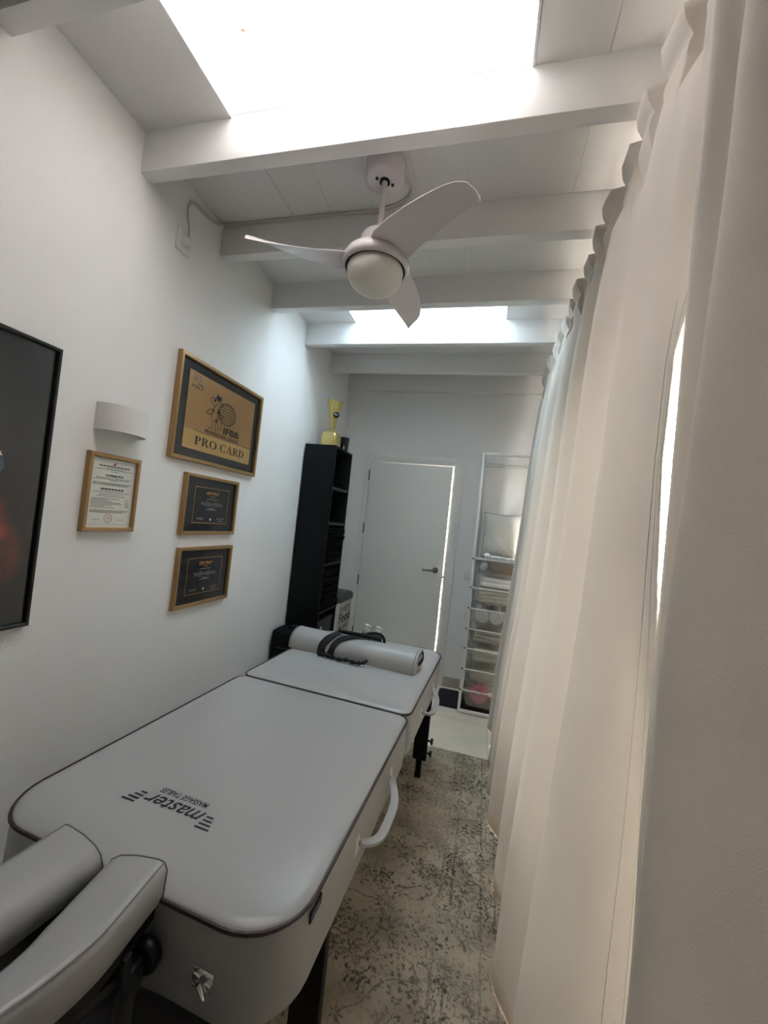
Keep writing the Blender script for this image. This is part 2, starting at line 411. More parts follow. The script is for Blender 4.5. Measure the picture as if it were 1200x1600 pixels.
class Print:
    def __init__(s, fn): s.m = MB(); s.fn = fn
    def poly(s, pts): s.m.add([s.fn(*p) for p in pts], [tuple(range(len(pts)))]); return s
    def rect(s, x0, x1, y0, y1): return s.poly([(x0, y0), (x1, y0), (x1, y1), (x0, y1)])
    def text(s, *a, **k): vs_, fs_ = fit_text(*a, **k); s.m.add([s.fn(*p) for p in vs_], fs_); return s
    def line(s, pts, w):
        for (a, b_) in zip(pts, pts[1:]):
            dx, dy = b_[0] - a[0], b_[1] - a[1]; l = math.hypot(dx, dy) or 1; nx, ny = -dy / l * w / 2, dx / l * w / 2
            ex, ey = dx / l * w * 0.3, dy / l * w * 0.3
            s.poly([(a[0] + nx - ex, a[1] + ny - ey), (a[0] - nx - ex, a[1] - ny - ey), (b_[0] - nx + ex, b_[1] - ny + ey), (b_[0] + nx + ex, b_[1] + ny + ey)])
        return s
    def ring(s, cx, cy, rx, ry, ix, iy, a0=0, a1=360, n=24, dx=0.0):
        for k in range(n):
            t0 = radians(a0 + (a1 - a0) * k / n); t1 = radians(a0 + (a1 - a0) * (k + 1) / n)
            s.poly([(cx + dx + ix * cos(t0), cy + iy * sin(t0)), (cx + rx * cos(t0), cy + ry * sin(t0)), (cx + rx * cos(t1), cy + ry * sin(t1)), (cx + dx + ix * cos(t1), cy + iy * sin(t1))])
        return s
    def disc(s, cx, cy, rx, ry=None, n=20):
        ry = ry or rx
        return s.poly([(cx + rx * cos(2 * pi * k / n), cy + ry * sin(2 * pi * k / n)) for k in range(n)])
    def build(s, name, material, parent, **k): return s.m.build(name, material, parent, **k)
def serif(pr, word, x0, x1, y0, h):
    """high-contrast roman capitals"""
    wd = {'P': .62, 'R': .74, 'O': .80, 'C': .74, 'A': .78, 'D': .76, ' ': .34}
    tot = sum(wd[c] + .08 for c in word) - .08; sc = (x1 - x0) / tot; cur = 0
    for c in word:
        T = lambda x, y: (x0 + (cur + x) * sc, y0 + y * h)
        R = lambda a, b_, c_, d: pr.poly([T(a, c_), T(b_, c_), T(b_, d), T(a, d)])
        def rng(cx, cy, rx, ry, ix, iy, a0, a1, dx=0.0, n=14):
            for k in range(n):
                t0 = radians(a0 + (a1 - a0) * k / n); t1 = radians(a0 + (a1 - a0) * (k + 1) / n)
                pr.poly([T(cx + dx + ix * cos(t0), cy + iy * sin(t0)), T(cx + rx * cos(t0), cy + ry * sin(t0)), T(cx + rx * cos(t1), cy + ry * sin(t1)), T(cx + dx + ix * cos(t1), cy + iy * sin(t1))])
        if c in 'PRD':
            R(.08, .24, 0, 1); R(0, .32, 0, .05); R(0, .24, .95, 1)
            if c == 'D': rng(.24, .5, .50, .5, .33, .45, -90, 90, n=18)
            else: rng(.24, .73, .36, .27, .20, .22, -90, 90)
            if c == 'R': pr.poly([T(.30, .48), T(.44, .50), T(.74, .0), T(.56, 0)]); R(.5, .78, 0, .05)
        elif c == 'O': rng(.40, .5, .40, .52, .24, .47, 0, 360, n=26)
        elif c == 'C':
            rng(.42, .5, .42, .52, .26, .47, 45, 315, n=22); R(.66, .71, .62, .95); R(.66, .71, .08, .3)
        elif c == 'A':
            pr.poly([T(.08, 0), T(.14, 0), T(.42, .93), T(.36, 1)]); pr.poly([T(.36, 1), T(.44, 1), T(.72, 0), T(.54, 0)])
            R(.2, .56, .30, .36); R(0, .24, 0, .05); R(.46, .8, 0, .05)
        cur += wd[c] + .08
    return pr

# ================================================================== STRUCTURE
fl = struct(MB().box(-0.1, XR + 0.1, YF, YB + 0.1, -0.12, -0.008).build('floor', 'grout'))
xs = [0.0, 0.42, 1.02, 1.62, XR]; ys_ = [YF, -1.03, -0.43, 0.17, 0.77, 1.37, 1.97, 2.57, 3.17, YB]
for i in range(len(xs) - 1):
    for j in range(len(ys_) - 1):
        MB().box(xs[i] + .001, xs[i + 1] - .001, ys_[j] + .001, ys_[j + 1] - .001, -0.010, 0.0).build('tile', 'tile', fl)
HZ = ZTOP
struct(MB().box(-0.12, 0, YF - 0.1, YB + 0.1, -0.12, HZ).build('wall_left', 'wall'))
DX0, DX1, DZ = 0.300, 1.135, 2.045        # door opening
wb = MB().box(0, DX0, YB, YB + 0.12, -0.12, HZ).box(DX1, XR + 0.1, YB, YB + 0.12, -0.12, HZ).box(DX0, DX1, YB, YB + 0.12, DZ, HZ)
struct(wb.build('wall_back', 'wall'))
struct(MB().box(0, XR, YF - 0.12, YF, -0.12, HZ).build('wall_front', 'wall'))
WY0, WY1, WZ0, WZ1 = 0.90, 2.65, 0.40, 2.15
wr = MB().box(XR, XR + 0.14, YF, WY0, -0.12, HZ).box(XR, XR + 0.14, WY1, YB, -0.12, HZ).box(XR, XR + 0.14, WY0, WY1, -0.12, WZ0).box(XR, XR + 0.14, WY0, WY1, WZ1, HZ)
struct(wr.build('wall_right', 'wall'))
# ceiling slab with the skylight wells left open, boards below, beams
edges = [YF - 0.1] + [v for ab in LIGHTS for v in (ab[0] - .0085, ab[1] + .0085)] + [YB + 0.1]
cs = MB()
for k in range(0, len(edges), 2): cs.box(-0.1, XR + 0.1, edges[k], edges[k + 1], ZC + 0.014, ZTOP)
for a, b_ in LIGHTS: cs.box(-0.1, SX0 - .0085, a - .0085, b_ + .0085, ZC + 0.014, ZTOP).box(SX1 + .0085, XR + 0.1, a - .0085, b_ + .0085, ZC + 0.014, ZTOP)
ce = struct(cs.build('ceiling', 'ceil'))
bays = list(zip([YF] + [y + BW for y in BEAMS], BEAMS + [YB]))
for (a, b_) in bays:
    if b_ - a < 0.05: continue
    sk = any(abs(a - la) < 0.02 for la, lb in LIGHTS)
    seams = [0.0, 0.188, SX0 - (.0085 if sk else -.01), 0.61, 0.82, 1.03, 1.25, SX1 + (.0085 if sk else 0), 1.675, 1.89, XR]
    for x0, x1 in zip(seams, seams[1:]):
        if sk and x0 >= SX0 - 0.02 and x1 <= SX1 + 0.02: continue
        dz = random.uniform(0, 0.0012)
        MB().box(x0 + .0005, x1 - .0005, a, b_, ZC + dz, ZC + 0.016).build('board', 'ceil', ce)
for y in BEAMS:
    MB().box(-0.02, XR + 0.02, y, min(y + BW, YB + .01), ZB, ZC + 0.01).build('beam', 'beam', ce, bevel=0.006)
# skylights
for k, (a, b_) in enumerate(LIGHTS):
    w_ = struct(MB().box(SX0 - 0.01, SX1 + 0.01, a - 0.01, b_ + 0.01, ZTOP + 0.012, ZTOP + 0.018).build('window_%d' % (k + 2), 'skylight_pane_blue' if k == 1 else 'skylight_pane'))
    t = 0.008
    sh = MB().box(SX0 - t, SX0, a, b_, ZC - 0.002, ZTOP).box(SX1, SX1 + t, a, b_, ZC - 0.002, ZTOP)
    sh.box(SX0 - t, SX1 + t, b_, b_ + t, ZC + 0.0105, ZTOP).box(SX0 - t, SX1 + t, a - t, a, ZC + 0.0105, ZTOP)
    sh.build('shaft_lining', 'shaft', w_)
    rim = MB().box(SX0 - .04, SX0, a - .04, b_ + .04, ZTOP, ZTOP + .012).box(SX1, SX1 + .04, a - .04, b_ + .04, ZTOP, ZTOP + .012)
    rim.box(SX0, SX1, b_, b_ + .04, ZTOP, ZTOP + .012).box(SX0, SX1, a - .04, a, ZTOP, ZTOP + .012); rim.build('curb', 'shaft', w_)
    bolt = MB().lathe([(0.001, 0), (0.013, 0), (0.016, -0.006), (0.013, -0.014), (0.006, -0.014), (0.006, -0.008), (0.001, -0.008)], (SX0 + 0.022, b_ - 0.022, ZTOP + 0.012), 16)
    bolt.build('bolt', 'bolt', w_, smooth=True)
# glazed window placed behind the curtains to light the room from that side
win = struct(MB().box(XR + .03, XR + .11, WY0, WY0 + .06, WZ0, WZ1).box(XR + .03, XR + .11, WY1 - .06, WY1, WZ0, WZ1).box(XR + .03, XR + .11, WY0 + .06, WY1 - .06, WZ1 - .06, WZ1).box(XR + .03, XR + .11, WY0 + .06, WY1 - .06, WZ0, WZ0 + .06).build('window_1', 'white_plastic', bevel=0.004))
n_p = 3; pw = (WY1 - WY0 - .12) / n_p
for k in range(n_p):
    y0 = WY0 + .06 + k * pw; f = MB().box(XR + .05, XR + .09, y0, y0 + .05, WZ0 + .06, WZ1 - .06).box(XR + .05, XR + .09, y0 + pw - .05, y0 + pw, WZ0 + .06, WZ1 - .06).box(XR + .05, XR + .09, y0 + .05, y0 + pw - .05, WZ0 + .06, WZ0 + .12).box(XR + .05, XR + .09, y0 + .05, y0 + pw - .05, WZ1 - .12, WZ1 - .06)
    s_ = f.build('sash', 'white_plastic', win)
    MB().box(XR + .067, XR + .073, y0 + .05, y0 + pw - .05, WZ0 + .12, WZ1 - .12).build('pane', 'window_glass', s_)
ter = struct(MB().box(XR + .14, 7, -4, YB + 3, -0.16, -0.06).build('terrace', 'outdoor'))
# baseboards
struct(MB().box(1.222, XR, YB - 0.012, YB, 0.0, 0.09).build('baseboard_back', 'skirting', bevel=0.002))
struct(MB().box(0.0, 0.012, YF, YB, 0.0, 0.09).build('baseboard_left', 'skirting', bevel=0.002))
# door
CX0, CX1, CZ = 0.252, 1.2164, 2.11
dr = struct(MB().box(DX0, DX0 + .02, YB, YB + .12, 0, DZ).box(DX1 - .012, DX1, YB + .0, YB + .12, 0, DZ).box(DX0 + .02, DX1 - .012, YB, YB + .12, DZ - .012, DZ).build('door_1', 'door_white'))
MB().box(CX0, DX0 + .008, YB - .014, YB, 0, CZ).build('casing', 'door_white', dr, bevel=0.003)
MB().box(DX1 - .004, CX1, YB - .014, YB, 0, CZ).build('casing', 'door_white', dr, bevel=0.003)
MB().box(DX0 + .008, DX1 - .004, YB - .014, YB, DZ - .010, CZ).build('casing', 'door_white', dr, bevel=0.003)
LX0, LX1, LZ = 0.312, 1.119, 2.028; LYF, LYB = YB - .018, YB + .017; AJAR = radians(-1.3)
def ajar(mb):
    c, s_ = cos(AJAR), sin(AJAR)
    mb.v = [(LX0 + (x - LX0) * c - (y - LYF) * s_, LYF + (x - LX0) * s_ + (y - LYF) * c, z) for x, y, z in mb.v]; return mb
leaf = ajar(MB().box(LX0, LX1, LYF, LYB, 0.008, LZ)).build('leaf', 'door_white', dr, bevel=0.002)
hd = MB().lathe([(0.001, 0), (0.026, 0), (0.026, -0.008), (0.001, -0.008)], (1.051, LYF, 1.049), 24, 'y')
hd.tube([(1.051, LYF - .004, 1.049), (1.051, LYF - .045, 1.049), (1.040, LYF - .055, 1.049), (0.937, LYF - .055, 1.046)], 0.010, 10)
ajar(hd).build('handle', 'dark_steel', leaf, smooth=True)
ajar(MB().box(LX1 - .002, LX1 + .002, LYF + .004, LYB - .004, 0.93, 1.13).box(LX1, LX1 + .012, LYF + .01, LYB - .01, 0.985, 1.005)).build('latch', 'dark_steel', leaf)
for z in (0.35, 0.86, 1.37, 1.895):
    MB().lathe([(0.001, -.05), (0.007, -.05), (0.007, .05), (0.001, .05)], (LX0 - .006, LYF - .004, z), 10).build('hinge', 'dark_steel', dr, smooth=True)
MB().box(DX0 + .02, DX1 - .012, LYB + .004, LYB + .02, DZ - .045, DZ - .012).box(DX0 + .02, DX0 + .035, LYB + .004, LYB + .02, 0, DZ - .045).build('light_stop', 'door_white', dr)  # strips added behind the leaf to block light at its top and hinge side
struct(MB().box(-.2, 2.4, YB + 1.1, YB + 1.2, -.12, 2.6).build('wall_added_outside', 'peach_gap_tint'))  # added wall beyond the ajar door; its peach warms the light in the gap
# switch
sw = thing('light_switch', 'small white light switch on the back wall between door and rack', 'switch', (1.357, YB, 1.04))
MB().box(1.317, 1.397, YB - .008, YB, 1.0, 1.08).build('plate', 'white_plastic', sw, bevel=0.003)
MB().box(1.329, 1.385, YB - .013, YB - .007, 1.012, 1.068).build('rocker', 'white_plastic', sw, bevel=0.002)

# ================================================================== RUG AND MAT
rg = MB(); NX, NY = 40, 60
rx0, rx1, ry0, ry1 = 0.06, 1.67, 0.15, 2.70
one(MB().box(rx0, rx1, ry0, ry1, 0.0, 0.008), 'rug', 'rug', (0, 0, 0), 'faded grey and beige oriental rug with worn floral pattern under the massage table', 'rug', bevel=0.003)
one(MB().loft([[(x, y, 0.0) for x, y in rrect(1.205, 1.85, 3.345, 3.70, (.035,) * 4)], [(x, y, 0.008) for x, y in rrect(1.205, 1.85, 3.345, 3.70, (.035,) * 4)]]),
    'floor_mat', 'doormat', (1.5, 3.52, 0), 'black rectangular mat with rounded corners under the white rack', 'mat', bevel=0.002)

# ================================================================== MASSAGE TABLE
TX, TY, TR = 0.786, 0.69, -0.05
tb = thing('massage_table', 'grey vinyl folding massage table with dark piping on black wooden legs', 'massage table', (TX, TY, 0), TR)
HW = 0.402; ZP = 0.668
def inset_outline(v0, v1, rad, ins):
    r_ = tuple(max(0.012, r - ins) for r in rad)
    return rrect(-HW + ins, HW - ins, v0 + ins, v1 - ins, r_, 8)
def half(v0, v1, rad):
    def ring(ins, z, crown=0): return [(x, y, z) for x, y in inset_outline(v0, v1, rad, ins)]
    rings = [ring(0.02, 0.492), ring(0.0, 0.500), ring(-0.004, 0.56), ring(0.0, ZP), ring(0.001, ZP + .004), ring(0.008, ZP + .0085), ring(0.026, ZP + .0130), ring(0.055, ZP + .0155), ring(0.10, ZP + .0168), ring(0.18, ZP + .0172), ring(0.30, ZP + .0175)]
    c = MB().loft(rings[3:]).build('cushion', 'vinyl', tb, smooth=True, local=True)
    MB().loft(rings[:4]).build('side_panel', 'vinyl', tb, smooth=True, local=True)
    o = [(x, y, ZP + .003) for x, y in inset_outline(v0, v1, rad, -0.001)]
    MB().tube(o, 0.0046, 6, closed=True).build('piping', 'piping', c, smooth=True, local=True)
    return c
ca = half(0.0, 0.956, (.13, .13, .045, .045))
cb = half(0.966, 1.885, (.045, .045, .11, .11))
# lettering on the near cushion; reads from the far end of the table
def Tl(x, y, z): return tuple(WM[tb.name].inverted() @ Vector((x, y, z)))
lg0 = Tl(0.7735, 0.885, 0)
ZL = ZP + 0.0178
lp = Print(lambda a, b_: (lg0[0] - a, lg0[1] - b_, ZL))
lp.text('master', -.088, .088, -.003, .040, shear=0.35, bold=0.012)
for sgn in (-1, 1):
    for k in range(4):
        y = .002 + .0115 * k; l0 = .092 - .004 * k * sgn * 0; ln = .020 + .0065 * k
        x0 = sgn * (.094 + .003 * k * (1 if sgn > 0 else -1) * 0.6); lp.rect(min(x0, x0 + sgn * ln), max(x0, x0 + sgn * ln), y, y + .0055)
lp.text('MASSAGE TABLES', -.074, .074, -.030, .016, shear=0.25, bold=.018)
lp.build('logo_print', 'ink_navy', ca, local=True)
# side tag
tg = MB().box(HW + .0005, HW + .004, .105, .155, .634, .656).build('fabric_tag', 'tag_black', tb, local=True)
tp = Print(lambda a, b_: (HW + .0043, .109 + a, .640 + b_)); tp.text('master', 0, .042, 0, .009, shear=.3, bold=.01); tp.build('tag_print', 'ink_silver', tg, local=True)
def handle(v, u=HW, z=.585, span=.30):
    pts = smoothpath([(u + .002, v, z), (u + .018, v + .015, z - .012), (u + .042, v + .07, z - .030), (u + .046, v + span / 2, z - .034), (u + .042, v + span - .07, z - .030), (u + .018, v + span - .015, z - .012), (u + .002, v + span, z)], 5)
    h = MB().ribbon(pts, .026, .010, (0, 0, 1)); h2 = h.build('handle', 'vinyl', tb, smooth=False, local=True, bevel=.003)
    for vv in (v - .012, v + span + .012):
        b_ = MB().hexa([(u - .001, vv - .020, z - .022), (u + .006, vv - .020, z - .022), (u + .006, vv + .020, z - .022), (u - .001, vv + .020, z - .022)],
                       [(u - .001, vv - .012, z + .022), (u + .004, vv - .012, z + .022), (u + .004, vv + .012, z + .022), (u - .001, vv + .012, z + .022)])
        b_.build('handle_bracket', 'rack_white', h2, local=True, bevel=.001)
handle(0.40); handle(1.24, z=.578)
# chrome latch on the near end
lx, ly, lz = Tl(1.036, .685, .574)
MB().box(lx - .022, lx + .022, -.006, .002, lz - .018, lz + .018).lathe([(.001, -.012), (.009, -.012), (.009, 0), (.001, 0)], (lx - .012, 0, lz + .006), 12, 'y').lathe([(.001, -.012), (.008, -.012), (.008, 0), (.001, 0)], (lx + .012, 0, lz - .002), 12, 'y').tube([(lx - .016, -.010, lz - .008), (lx, -.016, lz + .002), (lx + .010, -.014, lz - .022)], .0045, 8).build('latch', 'chrome', tb, local=True, bevel=.002)
# legs
for vv in (0.26, 1.65):
    for u in (-1, 1):
        xo = u * .395; xi = u * .318
        lgo = MB().box(min(xo, xi), max(xo, xi), vv - .014, vv + .014, .125, .505).build('leg', 'black_wood', tb, local=True, bevel=.003)
        xe = u * .352
        MB().box(xe - .016, xe + .016, vv + .0145, vv + .034, .012, .36).build('leg_extension', 'black_wood', lgo, local=True, bevel=.002)
        MB().box(xe - .018, xe + .018, vv + .012, vv + .037, .0085, .022).build('foot_cap', 'black', lgo, local=True, bevel=.002)
        for z in (.167, .236):
            MB().lathe([(.001, 0), (.006, 0), (.006, .014), (.016, .016), (.018, .022), (.016, .028), (.001, .029)] if u > 0 else [(.001, 0), (.006, 0), (.006, -.014), (.016, -.016), (.018, -.022), (.016, -.028), (.001, -.029)], (xo, vv, z), 12, 'x').build('knob', 'black', lgo, local=True, smooth=True)
    # arched brace between the two legs
    br = []
    for k in range(17):
        t = -1 + k / 8; x = t * .32; br.append([(x, vv - .010, .498), (x, vv + .010, .498), (x, vv + .010, .36 + .09 * (1 - abs(t) ** 2.5)), (x, vv - .010, .36 + .09 * (1 - abs(t) ** 2.5))])
    MB().loft(br).build('leg_brace', 'black_wood', tb, local=True)
for u in (-1, 1):
    MB().tube([(u * .30, .30, .20), (u * .30, .958, .47)], .004, 6).build('support_cable', 'dark_steel', tb, local=True)
    MB().tube([(u * .30, 1.62, .20), (u * .30, .962, .47)], .004, 6).build('support_cable', 'dark_steel', tb, local=True)

# ------------------------------------------------------------------ face cradle
fc = thing('face_cradle', 'grey horseshoe face rest with black frame and lever at the table end', 'face rest', (0.785, .55, .55))
def U_path(n=36):
    pts = []
    half_ = [(-.070, .140), (-.077, .075), (-.084, .01), (-.083, -.045), (-.070, -.105), (-.040, -.150), (0, -.165)]
    full = half_ + [(-x, y) for x, y in half_[-2::-1]]
    return smoothpath([(x, y, 0) for x, y in full], 6)
up_ = U_path()
WID = [(0, .124), (.18, .118), (.32, .090), (.5, .105), (.68, .090), (.82, .118), (1, .124)]
def cradle_rings(zlo, zhi, scale=1.0):
    rings = []; n = len(up_)
    for i, p in enumerate(up_):
        t = (up_[min(i + 1, n - 1)] - up_[max(i - 1, 0)]).normalized(); nn = Vector((t.y, -t.x, 0))   # points away from the hole? fixed below
        if nn.dot(p - Vector((0, .0, 0))) < 0: nn = -nn
        w = interp(WID, i / (n - 1)) * scale / 2; c = Vector((0.785, .540, 0)) + p
        zi = zhi - .014     # the face side of the pad slopes in
        prof = [(-w, zlo + .012), (-w + .010, zlo), (w - .006, zlo), (w, zlo + .008), (w + .003, zhi - .016), (w - .004, zhi - .003), (w - .016, zhi), (0, zi + .012), (-w * .6, zi + .004), (-w + .006, zi - .008), (-w - .002, zi - .026)]
        rings.append([c + nn * a + Vector((0, 0, z)) for a, z in prof])
    return rings
cr = cradle_rings(.662, .742)
pad = MB().loft(cr).build('face_pad', 'vinyl', fc, smooth=True)
MB().tube([r[5] for r in cr], .0016, 5).build('seam', 'seam', pad, smooth=True)
for i in (int(len(cr) * .36), int(len(cr) * .64)):
    MB().tube([p + (p - sum(cr[i], Vector()) / 11) * .012 for p in cr[i][3:]], .0015, 5).build('seam', 'seam', pad, smooth=True)
for i in (0, len(cr) - 1): MB().tube([p + (p - sum(cr[i], Vector()) / 11) * .006 for p in cr[i]], .0016, 5, closed=True).build('seam', 'seam', pad, smooth=True)
fr = cradle_rings(.632, .662, .92)
MB().loft([[r[1], r[2], r[2] + Vector((0, 0, .029)), r[1] + Vector((0, 0, .029))] for r in fr]).build('frame', 'black', fc)
for s_ in (-1, 1):
    xx = .80 + s_ * .105
    MB().tube([(xx, .46, .628), (xx, .60, .600), (xx, .676, .588)], .010, 10).build('support_rod', 'black', fc, smooth=True)
    MB().lathe([(.001, .0), (.026, .0), (.031, .006), (.031, .020), (.024, .026), (.001, .027)], (.915 if s_ > 0 else .69, .648, .588), 20, 'y').build('pivot_knob', 'black', fc, smooth=True)
MB().box(.69, .925, .600, .618, .590, .640).build('cross_bar', 'black', fc, bevel=.004)
lv = smoothpath([(.905, .635, .580), (.912, .625, .545), (.917, .615, .510), (.916, .618, .475), (.910, .628, .452)], 4)
MB().tube(lv, [.011 + .006 * sin(pi * i / (len(lv) - 1)) for i in range(len(lv))], 10).build('cam_lever', 'black', fc, smooth=True)
MB().box(.880, .925, .618, .650, .545, .600).build('clamp', 'black', fc, bevel=.006)
MB().lathe([(.001, -.002), (.005, -.002), (.005, .002), (.001, .002)], (.928, .63, .545), 10, 'x').build('rivet', 'chrome', fc, smooth=True)
# hanging arm rest
ar = fc
MB().loft([[(x, y, z) for x, y in rrect(.56 + i_, 1.06 - i_, .50 + i_, .735 - i_, (.03,) * 4, 4)] for z, i_ in ((.400, .008), (.404, 0), (.426, 0), (.432, .01))]).build('arm_shelf', 'vinyl_dark', ar, smooth=True)
for xx in (.69, .845):
    MB().ribbon([(xx, .53, .431), (xx, .525, .53), (xx, .52, .630)], .03, .003, (0, -1, 0)).build('strap', 'webbing', ar)

# ------------------------------------------------------------------ bolster, holster belt, bottles
bz = ZP + .0180
bo = thing('bolster', 'grey vinyl half-round bolster lying across the far end of the table', 'bolster', (.80, 2.16, bz), -0.075)
BL, BR_, HB = -.352, .392, .098
def bprof(sc=1.0):
    pr_ = [(-.095, 0.0), (.095, 0.0)] + [(.095 * cos(radians(a)), .012 + (HB - .012) * sin(radians(a))) for a in range(0, 181, 10)]
    return [(y * sc, .05 + (z - .05) * sc) for y, z in pr_]
rings = [[(x, y, max(z, 0.0)) for y, z in bprof(s_)] for x, s_ in ((BL, .90), (BL + .006, .97), (BL + .016, 1.0), (BR_ - .016, 1.0), (BR_ - .006, .97), (BR_, .90))]
bb = MB().loft(rings).build('bolster_body', 'vinyl', bo, smooth=True, local=True)
for x in (BL + .012, BR_ - .012):
    MB().tube([(x, y, max(z, .001)) for y, z in bprof(1.004)], .0022, 5, closed=True).build('seam', 'seam', bb, smooth=True, local=True)
MB().ribbon(smoothpath([(BR_ - .002, -.02, .030), (BR_ + .012, .0, .05), (BR_ + .014, .03, .07), (BR_ + .0, .052, .082)], 5), .028, .004, (1, 0, 0)).build('grab_strap', 'webbing', bo, local=True)
# belt: broad strap over the bolster, loop in front, twisted tail on the table
hb = thing('holster_belt', 'black webbing belt draped over the grey bolster with bottle holster', 'belt', (.72, 2.16, bz))
def bw(x, y, z): return tuple(WM[bo.name] @ Vector((x, y, z)))
over = [bw(*p) for p in [(-.080, .060, .092), (-.082, .030, .104), (-.088, .0, .1085), (-.104, -.040, .098), (-.122, -.070, .080), (-.136, -.094, .052), (-.138, -.104, .022), (-.125, -.112, .006)]]
nrm = [(0, .8, .6), (0, .5, .9), (0, 0, 1), (0, -.4, .9), (0, -.8, .6), (0, -1, .3), (0, -1, .3), (0, -.5, .9)]
def rib(pts, nr, w, t, n=4):
    P = smoothpath(pts, n); NN = smoothpath(nr, n); return MB().ribbon(P, w, t, [tuple(v) for v in NN])
rib(over, nrm, .044, .003).build('strap', 'webbing', hb)
loop = [bw(*p) for p in [(.055, .012, .110), (.005, -.020, .110), (-.045, -.055, .096), (-.072, -.088, .064), (-.080, -.105, .024), (-.092, -.114, .007)]]
rib([(a, b_, c - .003) for a, b_, c in loop], [(0, 0, 1), (0, -.2, 1), (0, -.7, .7), (0, -1, .3), (0, -1, .3), (0, -.4, 1)], .034, .003).build('strap', 'webbing', hb)
band = [bw(*p) for p in [(-.095, .020, .117), (-.04, .012, .120), (.03, .010, .122), (.09, .016, .121), (.135, .030, .117), (.150, .048, .108)]]
MB().tube(smoothpath([(a, b_, c - .005) for a, b_, c in band], 5), .0115, 10).build('padded_band', 'webbing', hb, smooth=True)
tail = smoothpath([bw(*p) for p in [(-.132, -.114, .014), (-.110, -.124, .013), (-.07, -.127, .014), (-.02, -.132, .012), (.03, -.131, .015), (.085, -.134, .013), (.125, -.128, .020), (.142, -.120, .034)]], 5)
MB().tube(tail, [.0095 + .0028 * sin(i * 1.7) for i in range(len(tail))], 8).build('twisted_tail', 'webbing', hb, smooth=True)
pouch = MB()
for cx in (.035, .105):
    c = bw(cx, .125, .03); pouch.lathe([(.001, 0), (.031, 0), (.033, .006), (.033, .062), (.030, .064), (.030, .06), (.001, .06)], (c[0], c[1], bz + .001), 18)
pouch.build('bottle_pouch', 'webbing', hb, smooth=True)
wing = smoothpath([bw(.02, .085, .085), bw(.07, .085, .112), bw(.12, .085, .120), bw(.155, .085, .105), bw(.165, .088, .065)], 4)
MB().ribbon(wing, .016, .004, (0, -1, .3)).build('pouch_flap', 'webbing', hb)
bt = None
for k, cx in enumerate((.035, .105)):
    c = bw(cx, .125, 0)
    o = thing('oil_bottle', ('grey oil bottle with white pump in the belt holster, nearer the carry case' if k == 0 else 'grey oil bottle with white pump in the belt holster, farther from the carry case'), 'bottle', (c[0], c[1], bz + .0615), 0, 'pump bottles in the belt holster')
    z0 = bz + .0615
    MB().lathe([(.001, 0), (.027, 0), (.028, .004), (.028, .040), (.022, .052), (.012, .056), (.001, .056)], (c[0], c[1], z0), 20).build('bottle_body', 'bottle', o, smooth=True)
    MB().lathe([(.001, .0555), (.014, .0555), (.014, .066), (.006, .068), (.006, .080), (.011, .081), (.012, .088), (.001, .090)], (c[0], c[1], z0), 16).tube([(c[0], c[1], z0 + .085), (c[0] + .018, c[1] - .010, z0 + .086), (c[0] + .026, c[1] - .014, z0 + .080)], .004, 8).build('pump', 'white_plastic', o, smooth=True)

# carry case against the wall
kc = thing('carry_case', 'black padded carry case standing between the table end and the bookcase', 'case', (.17, 2.76, 0))
MB().box(.016, .335, 2.68, 2.86, .002, .575).build('case_body', 'black_matte', kc, bevel=.03, seg=3)
MB().tube([(.06, 2.678, .45), (.17, 2.676, .455), (.29, 2.678, .45)], .004, 6).build('zip', 'dark_clip', kc)
MB().ribbon(smoothpath([(.11, 2.77, .573), (.13, 2.77, .60), (.21, 2.77, .60), (.23, 2.77, .573)], 4), .03, .005, (0, 0, 1)).build('carry_handle', 'webbing', kc)

# ================================================================== LEFT WALL: frames, sconce, socket
def wallmap(x, y0, z0): return lambda a, b_: (x, y0 + a, z0 + b_)
def frame_obj(name, label, y0, y1, z0, z1, fw_, fd, fm, back, cat='picture'):
    o = thing(name, label, cat, (0, (y0 + y1) / 2, z0))
    lo = lambda ins, d: [(d, y0 + ins, z0 + ins), (d, y1 - ins, z0 + ins), (d, y1 - ins, z1 - ins), (d, y0 + ins, z1 - ins)]
    MB().loft([lo(fw_, .001), lo(0, .001), lo(0, fd - .004), lo(.003, fd), lo(fw_ - .003, fd), lo(fw_, fd - .003)], closed=True).build('frame', fm, o)
    MB().box(.001, .010, y0 + fw_ - .001, y1 - fw_ + .001, z0 + fw_ - .001, z1 - fw_ + .001).build('backing', back, o)
    return o
# big plaque
pf = frame_obj('framed_plaque', 'gold-framed award plaque with PRO CARD lettering and globe emblem', 1.524, 2.226, 1.646, 2.152, .019, .026, 'gold_frame', 'mat_black', 'plaque')
gy0, gy1, gz0, gz1 = 1.600, 2.160, 1.710, 2.090
pl = MB().box(.010, .0115, gy0, gy1, gz0, gz1).build('gold_plate', 'gold_plate', pf)
gb = MB().box(.0116, .0120, gy0, gy1, gz0, gz0 + .095).build('title_band', 'gold_band', pl)
GW = gy1 - gy0
for wd_, xa, xb in (('PRO', .080, .249), ('CARD', .278, .498)):
    q = Print(wallmap(.0126, gy0, gz0)); serif(q, wd_, xa, xb, .028, .043); q.build('title_print', 'ink', gb)
q = Print(wallmap(.0122, gy0, gz0)); q.line([(.07, .096), (GW, .096)], .0025); q.build('rule_print', 'ink', pl)
q = Print(wallmap(.0122, gy0, gz0)); q.text('IFBB', .289, .432, .130, .034, bold=.035); q.build('name_print', 'ink', pl)
q = Print(wallmap(.0122, gy0, gz0)); q.text('PROFESSIONAL LEAGUE', .146, .430, .103, .017, bold=.03); q.build('name_print', 'ink', pl)
